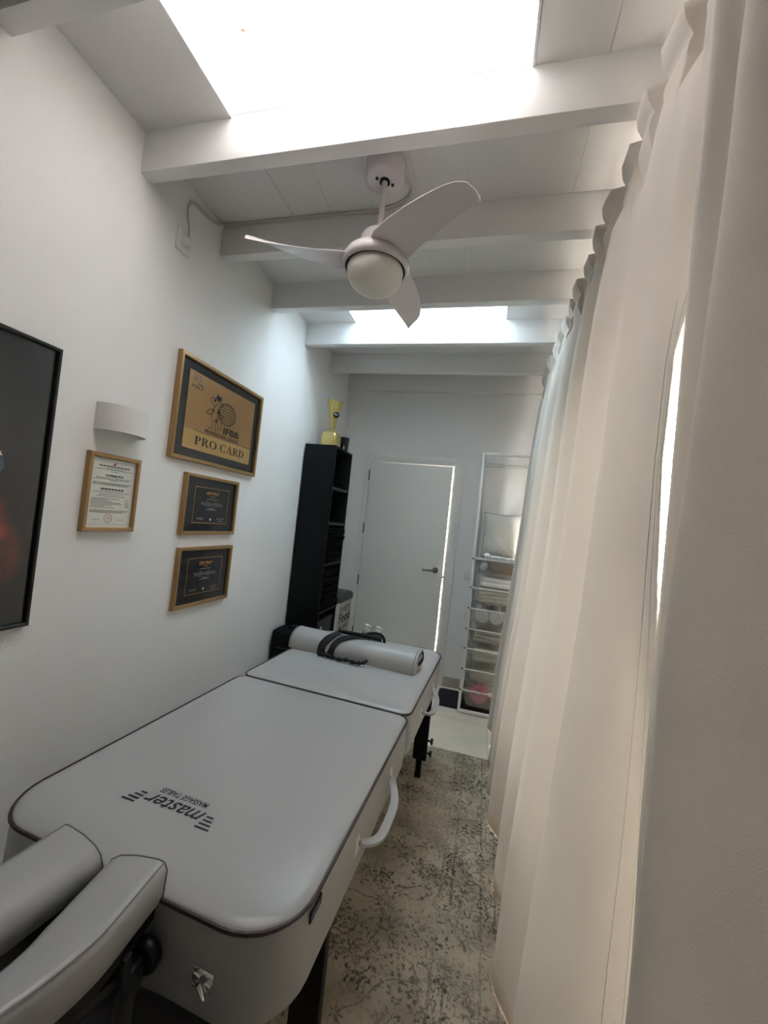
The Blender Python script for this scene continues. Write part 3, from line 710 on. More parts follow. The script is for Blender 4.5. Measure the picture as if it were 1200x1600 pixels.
# globe
q = Print(wallmap(.0122, gy0, gz0))
gx, gzc, gr, gq = .308, .238, .076, .062
q.ring(gx, gzc, gr, gq, gr - .004, gq - .004, n=36)
for rx in (.2, .45, .68, .87): q.ring(gx, gzc, gr * rx + .0012, gq, gr * rx - .0012, gq - .001, -90, 90, 16); q.ring(gx, gzc, gr * rx + .0012, gq, gr * rx - .0012, gq - .001, 90, 270, 16)
for k in (-.75, -.5, -.25, 0, .25, .5, .75):
    hw = math.sqrt(1 - k * k); q.line([(gx - hw * gr, gzc + k * gq), (gx + hw * gr, gzc + k * gq)], .0024)
q.build('globe_print', 'ink', pl)
# posing athletes in outline beside the globe
q = Print(wallmap(.0123, gy0, gz0))
def outline(pts, ox=.184, oy=.131, sx=.16, sy=.098, w=.0036): q.line([(ox + x * sx, oy + y * sy) for x, y in pts], w)
outline([(.0, .0), (.10, .05), (.06, .45), (-.02, .70), (.03, .88), (-.12, .72), (-.28, .78), (-.10, 1.02), (.05, 1.1), (.10, 1.25), (-.08, 1.38), (-.12, 1.62), (.04, 1.72), (.10, 1.55)])
outline([(.22, .0), (.24, .4), (.28, .72), (.24, 1.0), (.30, 1.22), (.36, 1.36), (.50, 1.45), (.44, 1.62), (.32, 1.55), (.20, 1.42), (.10, 1.25)])
outline([(.0, .0), (-.10, .02), (-.10, .05)]); outline([(.22, .0), (.34, .01)])
outline([(.40, .1), (.30, .5), (.38, .70), (.32, .85), (.46, .92), (.38, 1.04), (.30, 1.06), (.28, .95)])
outline([(.40, .1), (.50, .12), (.54, .5), (.48, .75), (.56, .88), (.46, .92)])
q.disc(.196, .285, .009); q.disc(.236, .232, .010); q.disc(.192, .228, .008); q.disc(.222, .182, .007, .012)
q.poly([(.200, .300), (.216, .326), (.232, .312), (.248, .322), (.244, .294), (.222, .286)])
q.build('figures_print', 'ink', pl)
q = Print(wallmap(.0122, gy0, gz0)); q.text('ITALY', .020, .102, .302, .012, bold=.03); q.build('corner_print', 'ink', pl)
q = Print(wallmap(.0122, gy0, gz0)); q.text('IFBB', .058, .100, .320, .009, bold=.02); q.build('corner_print', 'ink', pl)
q = Print(wallmap(.0122, gy0, gz0))
q.ring(.062, .350, .024, .018, .0205, .0148); q.ring(.062, .350, .012, .018, .009, .017); q.line([(.04, .350), (.086, .350)], .0026); q.line([(.026, .330), (.034, .355), (.026, .368), (.042, .372)], .0036); q.line([(.042, .328), (.036, .35)], .0036)
q.build('corner_emblem_print', 'ink_grey', pl)
# two dark certificates
def certificate(y0, y1, z0, z1, label):
    o = frame_obj('framed_certificate', label, y0, y1, z0, z1, .018, .023, 'gold_frame', 'mat_black', 'certificate')
    w, h = y1 - y0, z1 - z0
    q = Print(wallmap(.0106, y0, z0)); x0, x1, b0, b1 = .083, w - .075, .062, h - .062
    q.line([(x0, b0), (x1, b0), (x1, b1), (x0, b1), (x0, b0)], .0022); q.build('border_print', 'ink_gold', o)
    m = (x0 + x1) / 2
    q = Print(wallmap(.0108, y0, z0)); q.text('CERTYFIKAT', m - .052, m + .052, b1 - .035, .014, bold=.02); q.rect(m - .02, m + .02, b1 - .046, b1 - .043)
    q.build('heading_print', 'ink_gold', o)
    q = Print(wallmap(.0108, y0, z0))
    q.rect(m - .045, m + .045, b1 - .060, b1 - .058); q.build('text_print', 'ink_silver', o); q = Print(wallmap(.0108, y0, z0))
    sgl = [(m - .085 + .17 * k / 44, b1 - .086 + .010 * sin(k * 1.55) * (1.2 - .5 * sin(k * .37))) for k in range(45)]; q.line(sgl, .0018); q.build('name_print', 'ink_silver', o); q = Print(wallmap(.0108, y0, z0))
    q.rect(m - .022, m + .022, b1 - .110, b1 - .107); q.rect(m - .040, m + .040, b1 - .117, b1 - .1145)
    q.build('text_print', 'ink_silver', o); q = Print(wallmap(.0108, y0, z0)); q.line([(x0 + .03 + .05 * k / 12, b0 + .022 + .006 * sin(k * 1.9)) for k in range(13)], .0015); q.build('signature_print', 'ink_silver', o)
    q = Print(wallmap(.0108, y0, z0)); q.disc(m, b0 + .020, .007); q.build('seal_print', 'ink_silver', o); q = Print(wallmap(.0108, y0, z0)); q.rect(x1 - .085, x1 - .02, b0 + .024, b0 + .026); q.rect(x1 - .075, x1 - .03, b0 + .012, b0 + .014)
    q.build('text_print', 'ink_silver', o)
certificate(1.648, 2.080, 1.280, 1.592, 'gold-framed black certificate hanging directly below the award plaque')
certificate(1.656, 2.086, .903, 1.216, 'gold-framed black certificate, the lowest on the wall above the table')
# white confirmation
cf = frame_obj('framed_certificate', 'gold-framed white confirmation document with red seal under the wall lamp', 1.152, 1.380, 1.296, 1.600, .017, .022, 'gold_frame', 'paper', 'certificate')
q = Print(wallmap(.0106, 1.152, 1.296)); q.text('CONFIRMATION', .078, .156, .216, .0085, bold=.03)
q.build('heading_print', 'ink', cf); q = Print(wallmap(.0106, 1.152, 1.296))
for k in range(9): q.rect(.048 + .0152 * k, .048 + .0152 * k + .0128, .2545, .2585)
q.build('heading_print', 'ink', cf); q = Print(wallmap(.0106, 1.152, 1.296))
for k in range(7): q.rect(.066 + .0145 * k, .066 + .0145 * k + .0120, .165, .170)
q.build('heading_print', 'ink', cf)
q = Print(wallmap(.0106, 1.152, 1.296)); rnd = random.Random(3)
for z, a, b_ in [(.247, .08, .15), (.243, .03, .20), (.236, .10, .13), (.209, .04, .19), (.204, .03, .185), (.199, .10, .13), (.190, .03, .20), (.186, .03, .19), (.182, .03, .18), (.160, .06, .17), (.153, .035, .195), (.145, .06, .17), (.138, .05, .18),
                 (.128, .03, .15), (.123, .03, .10), (.118, .03, .12), (.113, .03, .155), (.108, .03, .165), (.103, .03, .12), (.098, .03, .09), (.093, .03, .13), (.082, .03, .195), (.078, .03, .19), (.074, .03, .17)]:
    x = a
    while x < b_:
        l = min(rnd.uniform(.004, .014), b_ - x); q.rect(x, x + l, z, z + .0022); x += l + .0016
for z in (.128, .122, .116, .110, .104, .098): q.rect(.178, .178 + rnd.uniform(.010, .022), z, z + .002)
q.line([(.045 + .03 * k / 10, .046 + .004 * sin(k * 2.1)) for k in range(11)], .0012); q.line([(.15 + .03 * k / 10, .046 + .003 * sin(k * 1.7)) for k in range(11)], .0012)
q.line([(.024, .028), (.204, .028), (.204, .276), (.024, .276), (.024, .028)], .0008)
q.build('text_print', 'ink_grey', cf)
q = Print(wallmap(.0108, 1.152, 1.296)); q.ring(.110, .052, .018, .018, .0165, .0165); q.ring(.110, .052, .012, .012, .0112, .0112); q.line([(.104, .050), (.112, .058), (.114, .046)], .0016); q.build('seal_print', 'ink_red', cf)
q = Print(wallmap(.0108, 1.152, 1.296)); q.poly([(.104, .262), (.116, .262), (.120, .276), (.112, .271)]); q.build('crest_print', 'ink_red', cf)
# black framed poster
po = frame_obj('framed_poster', 'large black-framed dark poster with red smoke on the left wall', .39, 1.0155, .980, 1.916, .013, .022, 'black', 'poster_print', 'poster')
q = Print(wallmap(.0106, .39, .98))
q.poly([(.43, .525), (.475, .552), (.497, .545), (.505, .515), (.490, .490), (.44, .485)]); q.build('glove_print', 'steel_print', po)
q = Print(wallmap(.0106, .39, .98)); q.poly([(.40, .555), (.45, .582), (.490, .562), (.496, .548), (.47, .556), (.40, .53)]); q.build('wrist_print', 'skin_print', po)
# wall sconce: bowed plaster shade open above and below
sc_ = thing('wall_sconce', 'white curved plaster wall lamp above the white document', 'wall lamp', (0, 1.267, 1.686))
def bow(off):
    outer = [(.001 + (.092 - off) * max(0, cos(radians(a))) ** .8, 1.267 + (.1005 - off) * sin(radians(a))) for a in range(-90, 91, 9)]
    return outer
o_, i_ = bow(0), bow(.006)
prof = o_ + i_[::-1]
MB().loft([[(x, y, 1.686) for x, y in prof], [(x, y, 1.787) for x, y in prof]]).build('shade', 'plaster', sc_, smooth=True)
MB().loft([[(x, y, z) for x, y in bow(.0065)] for z in (1.700, 1.706)]).build('diffuser', 'plaster', sc_)
MB().box(.001, .010, 1.205, 1.330, 1.710, 1.768).build('back_plate', 'white_plastic', sc_)
MB().lathe([(.001, .012), (.012, .012), (.014, .03), (.010, .045), (.001, .048)], (0, 1.267, 1.742), 12, 'x').build('bulb', 'globe', sc_, smooth=True)
# socket and cable
so = thing('wall_socket', 'white wall socket with plug high on the left wall under the beams', 'socket', (0, 1.473, 2.573))
MB().box(0, .010, 1.433, 1.514, 2.573, 2.672).build('plate', 'white_plastic', so, bevel=.003)
MB().lathe([(.001, .009), (.030, .009), (.028, .012), (.001, .012)], (0, 1.473, 2.620), 20, 'x').build('insert', 'white_plastic', so, smooth=True)
cb_ = thing('fan_cable', 'white twin cable from the wall socket along the beam to the ceiling fan', 'cable', (.03, 1.473, 2.62))
MB().lathe([(.001, .0125), (.019, .0125), (.019, .034), (.013, .040), (.001, .041)], (0, 1.473, 2.622), 18, 'x').build('plug', 'white_plastic', cb_, smooth=True)
for d in (0, .010):
    MB().tube(smoothpath([(.028, 1.473, 2.635), (.028, 1.472, 2.68), (.016, 1.470, 2.74), (.010, 1.475, 2.79 + d), (.010, 1.505, 2.826 + d), (.010, 1.56, 2.830 + d), (.010, 1.63, 2.838 + d), (.012, 1.695 - d * .5, 2.872), (.05, 1.718 - d, 2.884), (.30, 1.718 - d, 2.884), (.60, 1.718 - d, 2.884), (.84, 1.716 - d, 2.884), (.97, 1.68 - d, 2.884), (1.012, 1.61, 2.884), (.99, 1.555, 2.882), (.965, 1.525, 2.880)], 5), .0042, 6).build('wire', 'cable', cb_, smooth=True)

# ================================================================== CEILING FAN
FX, FY = .932, 1.492
fa = thing('ceiling_fan', 'white three-blade ceiling fan with round frosted lamp hanging from the ceiling', 'ceiling fan', (FX, FY, ZC))
def FL(prof, name, m, par=fa, n=40): return MB().lathe(prof, (FX, FY, 0), n).build(name, m, par, smooth=True)
FL([(.001, ZC), (.080, ZC), (.082, ZC - .006), (.076, ZC - .066), (.070, ZC - .072), (.001, ZC - .072)], 'canopy', 'fan_white')
FL([(.001, ZC - .0715), (.021, ZC - .0715), (.021, ZC - .078), (.001, ZC - .078)], 'ball_joint', 'black', n=20)
for a in (35, 215):
    x, y = FX + .034 * cos(radians(a)), FY + .034 * sin(radians(a)); MB().lathe([(.001, ZC - .0715), (.006, ZC - .0715), (.006, ZC - .077), (.001, ZC - .077)], (x, y, 0), 10).build('screw', 'black', fa, smooth=True)
FL([(.001, ZC - .07), (.0115, ZC - .07), (.0115, 2.560), (.001, 2.560)], 'downrod', 'fan_white', n=16)
FL([(.001, 2.600), (.040, 2.600), (.062, 2.592), (.072, 2.575), (.074, 2.512), (.001, 2.512)], 'motor_cap', 'fan_white')
FL([(.001, 2.520), (.070, 2.520), (.105, 2.512), (.126, 2.498), (.136, 2.478), (.136, 2.462), (.130, 2.452), (.122, 2.450), (.122, 2.470), (.001, 2.470)], 'hub', 'fan_white')
FL([(.001, 2.4695), (.1215, 2.4695), (.1215, 2.456), (.001, 2.456)], 'gasket', 'black')
g_ = []
for k in range(13): a = radians(90 * k / 12); g_.append((max(.001, .112 * cos(a)), 2.4365 - .080 * sin(a)))
FL([(.001, 2.456), (.110, 2.456), (.113, 2.446)] + g_, 'lamp_globe', 'globe')
LE = [(.085, -.086), (.12, -.098), (.20, -.095), (.28, -.083), (.36, -.064), (.42, -.044), (.46, -.026), (.485, -.004), (.497, .022), (.500, .045)]
TE = [(.085, .062), (.12, .062), (.20, .052), (.28, .046), (.36, .043), (.42, .042), (.46, .043), (.485, .0445), (.496, .0450), (.502, .0475)]
for ang in (-40, 80, 200):
    top, bot = [], []
    rings = []
    for i, ((u0, v0), (u1, v1)) in enumerate(zip(LE, TE)):
        f = i / (len(LE) - 1); zl = interp([(0, 2.495), (.6, 2.508), (.8, 2.500), (1, 2.470)], f); zt = lerp(2.470, 2.462, min(1, f * 2)); th = lerp(.016, .005, f ** .5); ring_t, ring_b = [], []
        for k in range(9):
            s_ = k / 8; u = lerp(u0, u1, s_); v = lerp(v0, v1, s_)
            z = lerp(zl, zt, s_) + .010 * sin(pi * s_) * (1 - .4 * f); ed = math.sqrt(max(0, 1 - (2 * s_ - 1) ** 2)) * .8 + .2
            a = radians(ang); p = lambda zz: (FX + u * cos(a) - v * sin(a), FY + u * sin(a) + v * cos(a), zz)
            ring_t.append(p(z + th * ed / 2)); ring_b.append(p(z - th * ed / 2))
        rings.append(ring_t + ring_b[::-1])
    MB().loft(rings).build('blade', 'fan_white', fa, smooth=True)

# ================================================================== BOOKCASE and contents
bk = thing('bookcase', 'tall narrow black bookcase standing sideways against the left wall', 'bookcase', (.14, 3.093, 0))
KX0, KX1, KY0, KY1, KZ = .016, .278, 2.8985, 3.288, 2.0066
MB().box(KX0, KX1, KY0, KY0 + .018, 0, KZ).build('side_panel', 'bookcase', bk, bevel=.0015)
MB().box(KX0, KX1, KY1 - .018, KY1, 0, KZ).build('side_panel', 'bookcase', bk, bevel=.0015)
MB().box(KX0, KX0 + .006, KY0 + .018, KY1 - .018, .05, KZ - .02).build('back_panel', 'bookcase', bk)
MB().box(KX0, KX1, KY0 + .018, KY1 - .018, KZ - .018, KZ).build('top_panel', 'bookcase', bk, bevel=.0015)
MB().box(KX0 + .01, KX1 - .004, KY0 + .018, KY1 - .018, 0, .05).build('plinth', 'bookcase', bk)
SHZ = [.05, .36, .69, 1.07, 1.396, 1.684]
for z in SHZ: MB().box(KX0 + .006, KX1 - .004, KY0 + .018, KY1 - .018, z - .018, z).build('shelf', 'grey_box', bk, bevel=.001)
def garment(z0, h, x0, x1, y0, y1, seed, label):
    r_ = random.Random(seed); rings = []; n = 28
    for k in range(7):
        t = k / 6; ins = .012 * (2 * t - 1) ** 4 + r_.uniform(-.003, .003); z = z0 + h * t; ring = []
        base = rrect(x0 + ins, x1 - ins, y0 + ins, y1 - ins, (.025,) * 4, 6)
        ph = r_.uniform(0, 6)
        for i, (x, y) in enumerate(base): ring.append((x + (.008 * sin(i * .9 + ph)) * (1 if x > (x0 + x1) / 2 else 0), y, z + (.004 * sin(i * .7 + ph + t * 3) if 0 < k < 6 else 0)))
        rings.append(ring)
    return one(MB().loft(rings), 'folded_garment', 'cloth_black', ((x0 + x1) / 2, (y0 + y1) / 2, z0), label, 'clothing', 'black garments in the bookcase', smooth=True)
gz_ = 1.0705
RANK = ['bottom', 'second lowest', 'middle', 'second highest', 'topmost']
for i, h in enumerate((.06, .055, .06, .055, .05)):
    garment(gz_, h, .05, .296 if i > 2 else .285, KY0 + .025, KY1 - .025, i, 'black folded garment, %s of the upper pile in the bookcase' % RANK[i]); gz_ += h + .0005
gz_ = .6905
for i, h in enumerate((.07, .06, .065, .06, .06)):
    garment(gz_, h, .05, .300 if i == 0 else .284, KY0 + .025, KY1 - .025, 20 + i, 'black folded garment, %s of the lower pile in the bookcase' % RANK[i]); gz_ += h + .0005
gx_ = thing('storage_box', 'dark grey lidded storage box with white button in the bookcase', 'box', (.15, 3.09, .3605))
MB().box(.04, .262, 2.935, 3.25, .361, .575).build('box_body', 'grey_box', gx_, bevel=.006)
MB().box(.035, .268, 2.930, 3.255, .575, .615).build('lid', 'grey_box', gx_, bevel=.006)
MB().lathe([(.001, 0), (.014, 0), (.012, .006), (.001, .008)], (.262, 3.02, .545), 16, 'x').build('button', 'white_plastic', gx_, smooth=True)
kt = thing('key_ring', 'small silver trinket at the edge of a bookcase shelf', 'trinket', (.24, 2.95, 1.3965))
MB().tube([(.25 + .014 * cos(t * pi / 8), 2.95 + .014 * sin(t * pi / 8), 1.400) for t in range(16)], .0022, 6, closed=True).build('ring', 'steel', kt, smooth=True)
MB().box(.243, .257, 2.962, 2.966, 1.3975, 1.437).build('fob', 'steel', kt, bevel=.001)
# trophy
tr_ = thing('trophy', 'gold trophy cup with black round badge on top of the bookcase', 'trophy', (.170, 3.03, KZ))
cx, cy = .170, 3.03
MB().loft([[(cx + x, cy + y, KZ + z) for x, y in rrect(-s_, s_, -s_, s_, (s_ * .35,) * 4, 5)] for z, s_ in ((.0, .062), (.010, .066), (.09, .066), (.118, .060), (.128, .048), (.132, .02))]).build('base', 'gold_trophy', tr_, smooth=True)
MB().lathe([(.001, .130), (.020, .130), (.020, .158), (.026, .164), (.026, .172), (.001, .172)], (cx, cy, KZ), 20).build('stem', 'gold_trophy', tr_, smooth=True)
rings = []
for k in range(13):
    t = k / 12; ring = []
    for i in range(32):
        a = 2 * pi * i / 32; rr = (.022 + .037 * t ** 1.1) * (1 + .10 * t * cos(4 * a + 1.6 * t)); z = KZ + .171 + .215 * t + (.012 * cos(2 * a + .4) * t ** 6)
        ring.append((cx + rr * cos(a + .8 * t), cy + rr * sin(a + .8 * t), z))
    rings.append(ring)
for k in range(12, 5, -1):
    t = k / 12; rings.append([(cx + (p[0] - cx) * .93, cy + (p[1] - cy) * .93, p[2] + .001) for p in rings[k]])
MB().loft(rings).build('cup', 'gold_trophy', tr_, smooth=True)
bd = MB().lathe([(.001, -.006), (.022, -.006), (.024, -.003), (.024, 0.012), (.001, 0.012)], (cx + .040, cy - .048, KZ + .262), 24, 'y').build('badge', 'black', tr_, smooth=True)
q = Print(lambda a, b_: (cx + .040 + a, cy - .0545, KZ + .262 + b_)); q.ring(-.005, .007, .007, .007, .004, .004); q.line([(-.004, -.006), (.006, .001), (.016, -.006)], .004); q.build('badge_print', 'white_plastic', bd)
mg = thing('tumbler', 'dark plum tumbler with a white mark beside the trophy', 'cup', (.222, 3.205, KZ))
MB().lathe([(.001, 0), (.033, 0), (.035, .003), (.041, .118), (.042, .124), (.039, .124), (.038, .118), (.032, .006), (.001, .006)], (.222, 3.205, KZ), 28).build('cup_body', 'mug', mg, smooth=True)
MB().box(.232, .238, 3.1665, 3.1695, KZ + .02, KZ + .05).build('mark', 'white_plastic', mg)
# food bin
fb = thing('food_bin', 'white food bin with black lid and black lettering beside the bookcase', 'bin', (.17, 3.50, 0))
MB().loft([[(x, y, z) for x, y in rrect(.03 + i_, .292 - i_, 3.305 + i_, 3.690 - i_, (.03,) * 4, 5)] for z, i_ in ((0, .03), (.01, .02), (.70, 0))]).build('bin_body', 'bin_white', fb, smooth=True)
MB().loft([[(x, y, z) for x, y in rrect(.025 + i_, .302 - i_, 3.300 + i_, 3.698 - i_, (.04,) * 4, 5)] for z, i_ in ((.694, 0), (.735, 0), (.752, .012), (.760, .04))]).build('lid', 'lid_black', fb, smooth=True)
q = Print(lambda a, b_: (.2925 + .0009 + .0285 * (b_ - .65) * .03, 3.305 + a, b_))
q.text('Breakfast', .06, .33, .62, .030, bold=.015); q.text('Food', .05, .34, .505, .085, bold=.03); q.text('EAT', .17, .30, .44, .035, bold=.02); q.disc(.10, .455, .022); q.text('Coffee', .08, .32, .375, .035, shear=.2)
q.line([(.06, .605), (.33, .605)], .005); q.disc(.21, .605, .012); q.build('lettering', 'ink', fb)

# ================================================================== WHITE RACK and contents
rk = thing('storage_rack', 'tall white wire-basket rack beside the door behind the curtain', 'rack', (1.61, 3.52, 0))
RX0, RX1, RY0, RY1, RZ = 1.386, 1.835, 3.288, 3.750, 2.092; T = .020
for x in (RX0, RX1 - T):
    for y in (RY0, RY1 - T): MB().box(x, x + T, y, y + T, .0085 if y < 3.4 else .0085, RZ).build('post', 'rack_white', rk, bevel=.002)
for y in (RY0, RY1 - T):
    MB().box(RX0 + T, RX1 - T, y, y + T, RZ - .018, RZ).build('top_rail', 'rack_white', rk, bevel=.002)
    MB().box(RX0 + T, RX1 - T, y, y + T, .0085, .030).build('bottom_rail', 'rack_white', rk, bevel=.002)
for x in (RX0, RX1 - T):
    MB().box(x, x + T, RY0 + T, RY1 - T, RZ - .018, RZ).build('side_rail', 'rack_white', rk, bevel=.002)
    MB().box(x, x + T, RY0 + T, RY1 - T, .0085, .030).build('side_rail', 'rack_white', rk, bevel=.002)
    for z in [1.36 + .135 * k for k in range(5)]:
        MB().tube([(x + .01, RY0 + T - .004, z), (x + .01, RY1 - T + .004, z)], .004, 6).build('rung', 'rack_white', rk)
        MB().box(x + .002, x + .018, RY0 + T, RY0 + T + .012, z - .006, z + .006).build('rung_clip', 'dark_clip', rk)
    MB().tube([(x + .01, RY0 + .16, RZ - .01), (x + .01, RY0 + .16, 1.25)], .004, 6).build('side_wire', 'rack_white', rk)
MB().tube([(RX0 + T, RY1 - .05, 2.055), (RX1 - T, RY1 - .05, 2.055)], .011, 10).build('hanging_rod', 'rack_white', rk, smooth=True)
MB().box(1.600, 1.612, RY1 - .056, RY1 - .044, 2.05, RZ - .016).build('rod_bracket', 'rack_white', rk)
RIMS = [1.232, 1.000, .835, .671, .515, .352, .186]; BH = [.115, .125, .125, .115, .110, .110, .130]
for z, h in zip(RIMS, BH):
    bx0, bx1, by0, by1 = RX0 + T + .004, RX1 - T - .004, RY0 + .002, RY1 - .03
    ring = lambda i_, zz: [(x, y, zz) for x, y in rrect(bx0 + i_, bx1 - i_, by0 + i_ * .9, by1 - i_, (.02,) * 4, 3)]
    bsk = MB().loft([ring(.004, z), ring(.012, z - h * .5), ring(.034, z - h + .006), ring(.04, z - h), ring(.045, z - h + .004), ring(.037, z - h + .008), ring(.016, z - h * .5), ring(.008, z)], cap=False)
    o_ = ring(.040, z - h + .002); bsk.add(o_, [tuple(range(len(o_)))]); 
    b_ = bsk.build('basket', 'basket_plastic', rk)
    MB().tube([(x, y, z) for x, y in rrect(bx0, bx1, by0, by1, (.02,) * 4, 3)], .0052, 6, closed=True).build('rim_wire', 'rack_white', b_, smooth=True)
    for x in (RX0 + .006, RX1 - .012):
        MB().box(x, x + .006, RY0 + T, RY1 - T, z - .012, z - .004).build('runner', 'rack_white', b_)
    MB().box(RX0 + .001, RX0 + .014, RY0 - .004, RY0 + .006, z - .004, z + .006).build('rim_clip', 'dark_clip', b_)
# wire shelf above the top basket
zs = RIMS[0] + .010
ws = MB()
for k in range(12): x = RX0 + T + .012 + k * (RX1 - RX0 - 2 * T - .024) / 11; ws.tube([(x, RY0 + .004, zs), (x, RY1 - T, zs)], .003, 5)
ws.tube([(RX0 + T, RY0 + .004, zs), (RX1 - T, RY0 + .004, zs)], .004, 6); ws.tube([(RX0 + T, RY1 - T, zs), (RX1 - T, RY1 - T, zs)], .004, 6)
ws.build('wire_shelf', 'rack_white', rk, smooth=True)
def at(i): return RIMS[i] - BH[i] + .010     # inside floor of basket i
# pillow leaning at the back
NP = 22; fr_, bk_ = [], []
pc = Vector((1.612, 3.46, zs + .205)); lean = radians(14)
def pil(u, v, sgn):
    e = (1 - abs(u) ** 4) * (1 - abs(v) ** 4); pinch = 1 - .07 * (1 - abs(v) ** 2) if True else 1
    x = u * .165 * (1 - .06 * (1 - v * v)); z = v * .195 * (1 - .06 * (1 - u * u)); d = sgn * .062 * e ** .55
    d += sgn * .004 * sin(u * 9 + v * 7) * e * (1 if v < 0 else .3)
    if v < -.4: d += sgn * .006 * sin(u * 14 + v * 20) * e
    return (pc.x + x, pc.y + sin(lean) * (z + .195) + cos(lean) * d, zs + .004 + (z + .195) * cos(lean) - sin(lean) * d * .3 * 0)
g1 = [[pil(-1 + 2 * i / NP, -1 + 2 * j / NP, -1) for j in range(NP + 1)] for i in range(NP + 1)]
g2 = [[pil(-1 + 2 * i / NP, -1 + 2 * j / NP, 1) for j in range(NP + 1)] for i in range(NP + 1)]
pw_ = thing('pillow', 'off-white square cushion standing on the rack shelf', 'cushion', (pc.x, pc.y, zs + .003))
pb = MB().grid(g1).grid(g2).build('cushion_cover', 'pillow', pw_, smooth=True)
edge = [g1[i][NP] for i in range(NP + 1)] + [g1[NP][j] for j in range(NP - 1, -1, -1)] + [g1[i][0] for i in range(NP - 1, -1, -1)] + [g1[0][j] for j in range(1, NP)]
MB().tube(edge, .0025, 5, closed=True).build('edge_piping', 'ink_grey', pb, smooth=True)
r_ = random.Random(5)
cx0 = 1.50
for k in range(9):
    rr = .026 if k == 0 else r_.uniform(.013, .018); cx0 += .022 if k else 0
    m_ = MB().ellipsoid((cx0 + (.0 if k else .0), 3.335 + r_.uniform(-.004, .004), zs + .003 + rr * .8), rr, rr, rr * .8)
    one(m_, 'cotton_ball', 'cotton', (cx0, 3.335, zs + .003), 'large white cotton wad at the end of the row before the cushion' if k == 0 else 'small white cotton ball lying in front of the cushion', 'cotton ball', 'cotton balls on the rack shelf', smooth=True)
    if k == 0: cx0 += .018
# brown box and wrapped bundles in the top basket
z0 = at(0)
one(MB().box(1.535, 1.765, 3.345, 3.55, z0, z0 + .082), 'wooden_box', 'wood_box', (1.65, 3.45, z0), 'brown box in the top basket of the white rack', 'box', bevel=.003)
def bundle(x0, x1, y0, y1, z, h, m, label, group, seed=1, name='towel', layers=3):
    """a folded towel: a stack of soft folds in one cloth"""
    r2 = random.Random(seed); rings = []; K = layers * 6
    for k in range(K + 1):
        t = k / K; ph = (t * layers) % 1.0; ins = .006 * (1 - sin(pi * ph) ** .7) + (.012 if k in (0, K) else 0)
        rings.append([(x + .002 * sin(i * .8 + seed), y, z + h * t + .003 * sin(i * .5 + seed) * (1 if 0 < k < K else 0)) for i, (x, y) in enumerate(rrect(x0 + ins, x1 - ins, y0 + ins, y1 - ins, (.025,) * 4, 5))])
    return one(MB().loft(rings), name, m, ((x0 + x1) / 2, (y0 + y1) / 2, z), label, 'towel', group, smooth=True)
def lump(c, r, m, name, label, cat, seed):
    r2 = random.Random(seed); mb = MB().ellipsoid(c, *r, n=18, m=12)
    mb.v = [(x + r[0] * .10 * sin(9 * z / r[2] + seed + 5 * x / r[0]), y, z + r[2] * .08 * sin(6 * x / r[0] + seed)) for x, y, z in mb.v]
    return one(mb, name, m, (c[0], c[1], c[2] - r[2]), label, cat, smooth=True)
lump((1.487, 3.40, z0 + .044), (.036, .06, .040), 'film', 'wrapped_bundle', 'clear-wrapped white bundle beside the brown box', 'bundle', 2)
bundle(1.468, 1.765, 3.345, 3.66, at(1), .118, 'towel_cream', 'cream folded towel stack below the white towel in the rack', None, 4, layers=4)
bundle(1.468, 1.768, 3.345, 3.66, at(1) + .1205, .085, 'towel_white', 'puffy white folded towel on the cream towels, above the basket rim', None, 6, layers=2)
# rolled towels
def roll(cx, cz, r, y0, y1, where):
    o = thing('rolled_towel', 'white rolled towel in the third basket, ' + where, 'towel', (cx, (y0 + y1) / 2, cz - r), 0, 'rolled towels in the third basket')
    sp = []
    m_ = MB().lathe([(.001, y0 + .010), (r * .5, y0 + .006), (r * .85, y0), (r, y0 + .012), (r, y1 - .012), (r * .85, y1), (.001, y1 - .01)], (cx, 0, cz), 24, 'y'); b_ = m_.build('roll', 'towel_white', o, smooth=True)
    path = []
    for k in range(46):
        a = k * .36; rr = r * .16 + (r * .74) * k / 45; path.append((cx + rr * cos(a), y0 + .003, cz + rr * .92 * sin(a)))
    MB().tube(path, r * .060, 6).build('spiral_fold', 'towel_white', b_, smooth=True)
    return o
for cx, wh in ((1.508, 'the one next to the door side post'), (1.616, 'the middle one of three'), (1.724, 'the one half behind the curtain')): roll(cx, at(2) + .054, .0535, 3.335, 3.66, wh)
bundle(1.462, 1.765, 3.345, 3.66, at(3), .090, 'towel_beige', 'beige folded towel in the basket under the rolled towels', None, 8, layers=3)
bundle(1.462, 1.765, 3.345, 3.66, at(4), .090, 'towel_cream', 'cream folded towels showing three layers in the fifth basket', None, 9, layers=3)
bundle(1.462, 1.765, 3.345, 3.66, at(5), .085, 'towel_beige', 'flat beige sheet folded in the basket above the pink ring', None, 10, layers=1)
# pink ring cushion standing in the bottom basket
z0 = at(6)
pts = []; R0, R1 = .046, .034
mb = MB(); rr_ = []
for k in range(28):
    a = 2 * pi * k / 28; rr_.append([(1.535 + (R0 + R1 * cos(t * pi / 6)) * cos(a), 3.375 + R1 * .8 * sin(t * pi / 6) + .05 * sin(a) * .35, z0 + R0 + R1 + .001 + (R0 + R1 * cos(t * pi / 6)) * sin(a)) for t in range(12)])
one(mb.loft(rr_, closed=True), 'ring_cushion', 'pink', (1.535, 3.375, z0), 'pink speckled ring cushion in the bottom basket', 'cushion', smooth=True)
one(MB().lathe([(.001, 0), (.042, 0), (.045, .004), (.045, .05), (.040, .056), (.001, .056)], (1.68, 3.40, z0), 24), 'grey_tub', 'vinyl_dark', (1.68, 3.40, z0), 'grey round tub beside the pink ring cushion', 'tub', smooth=True)

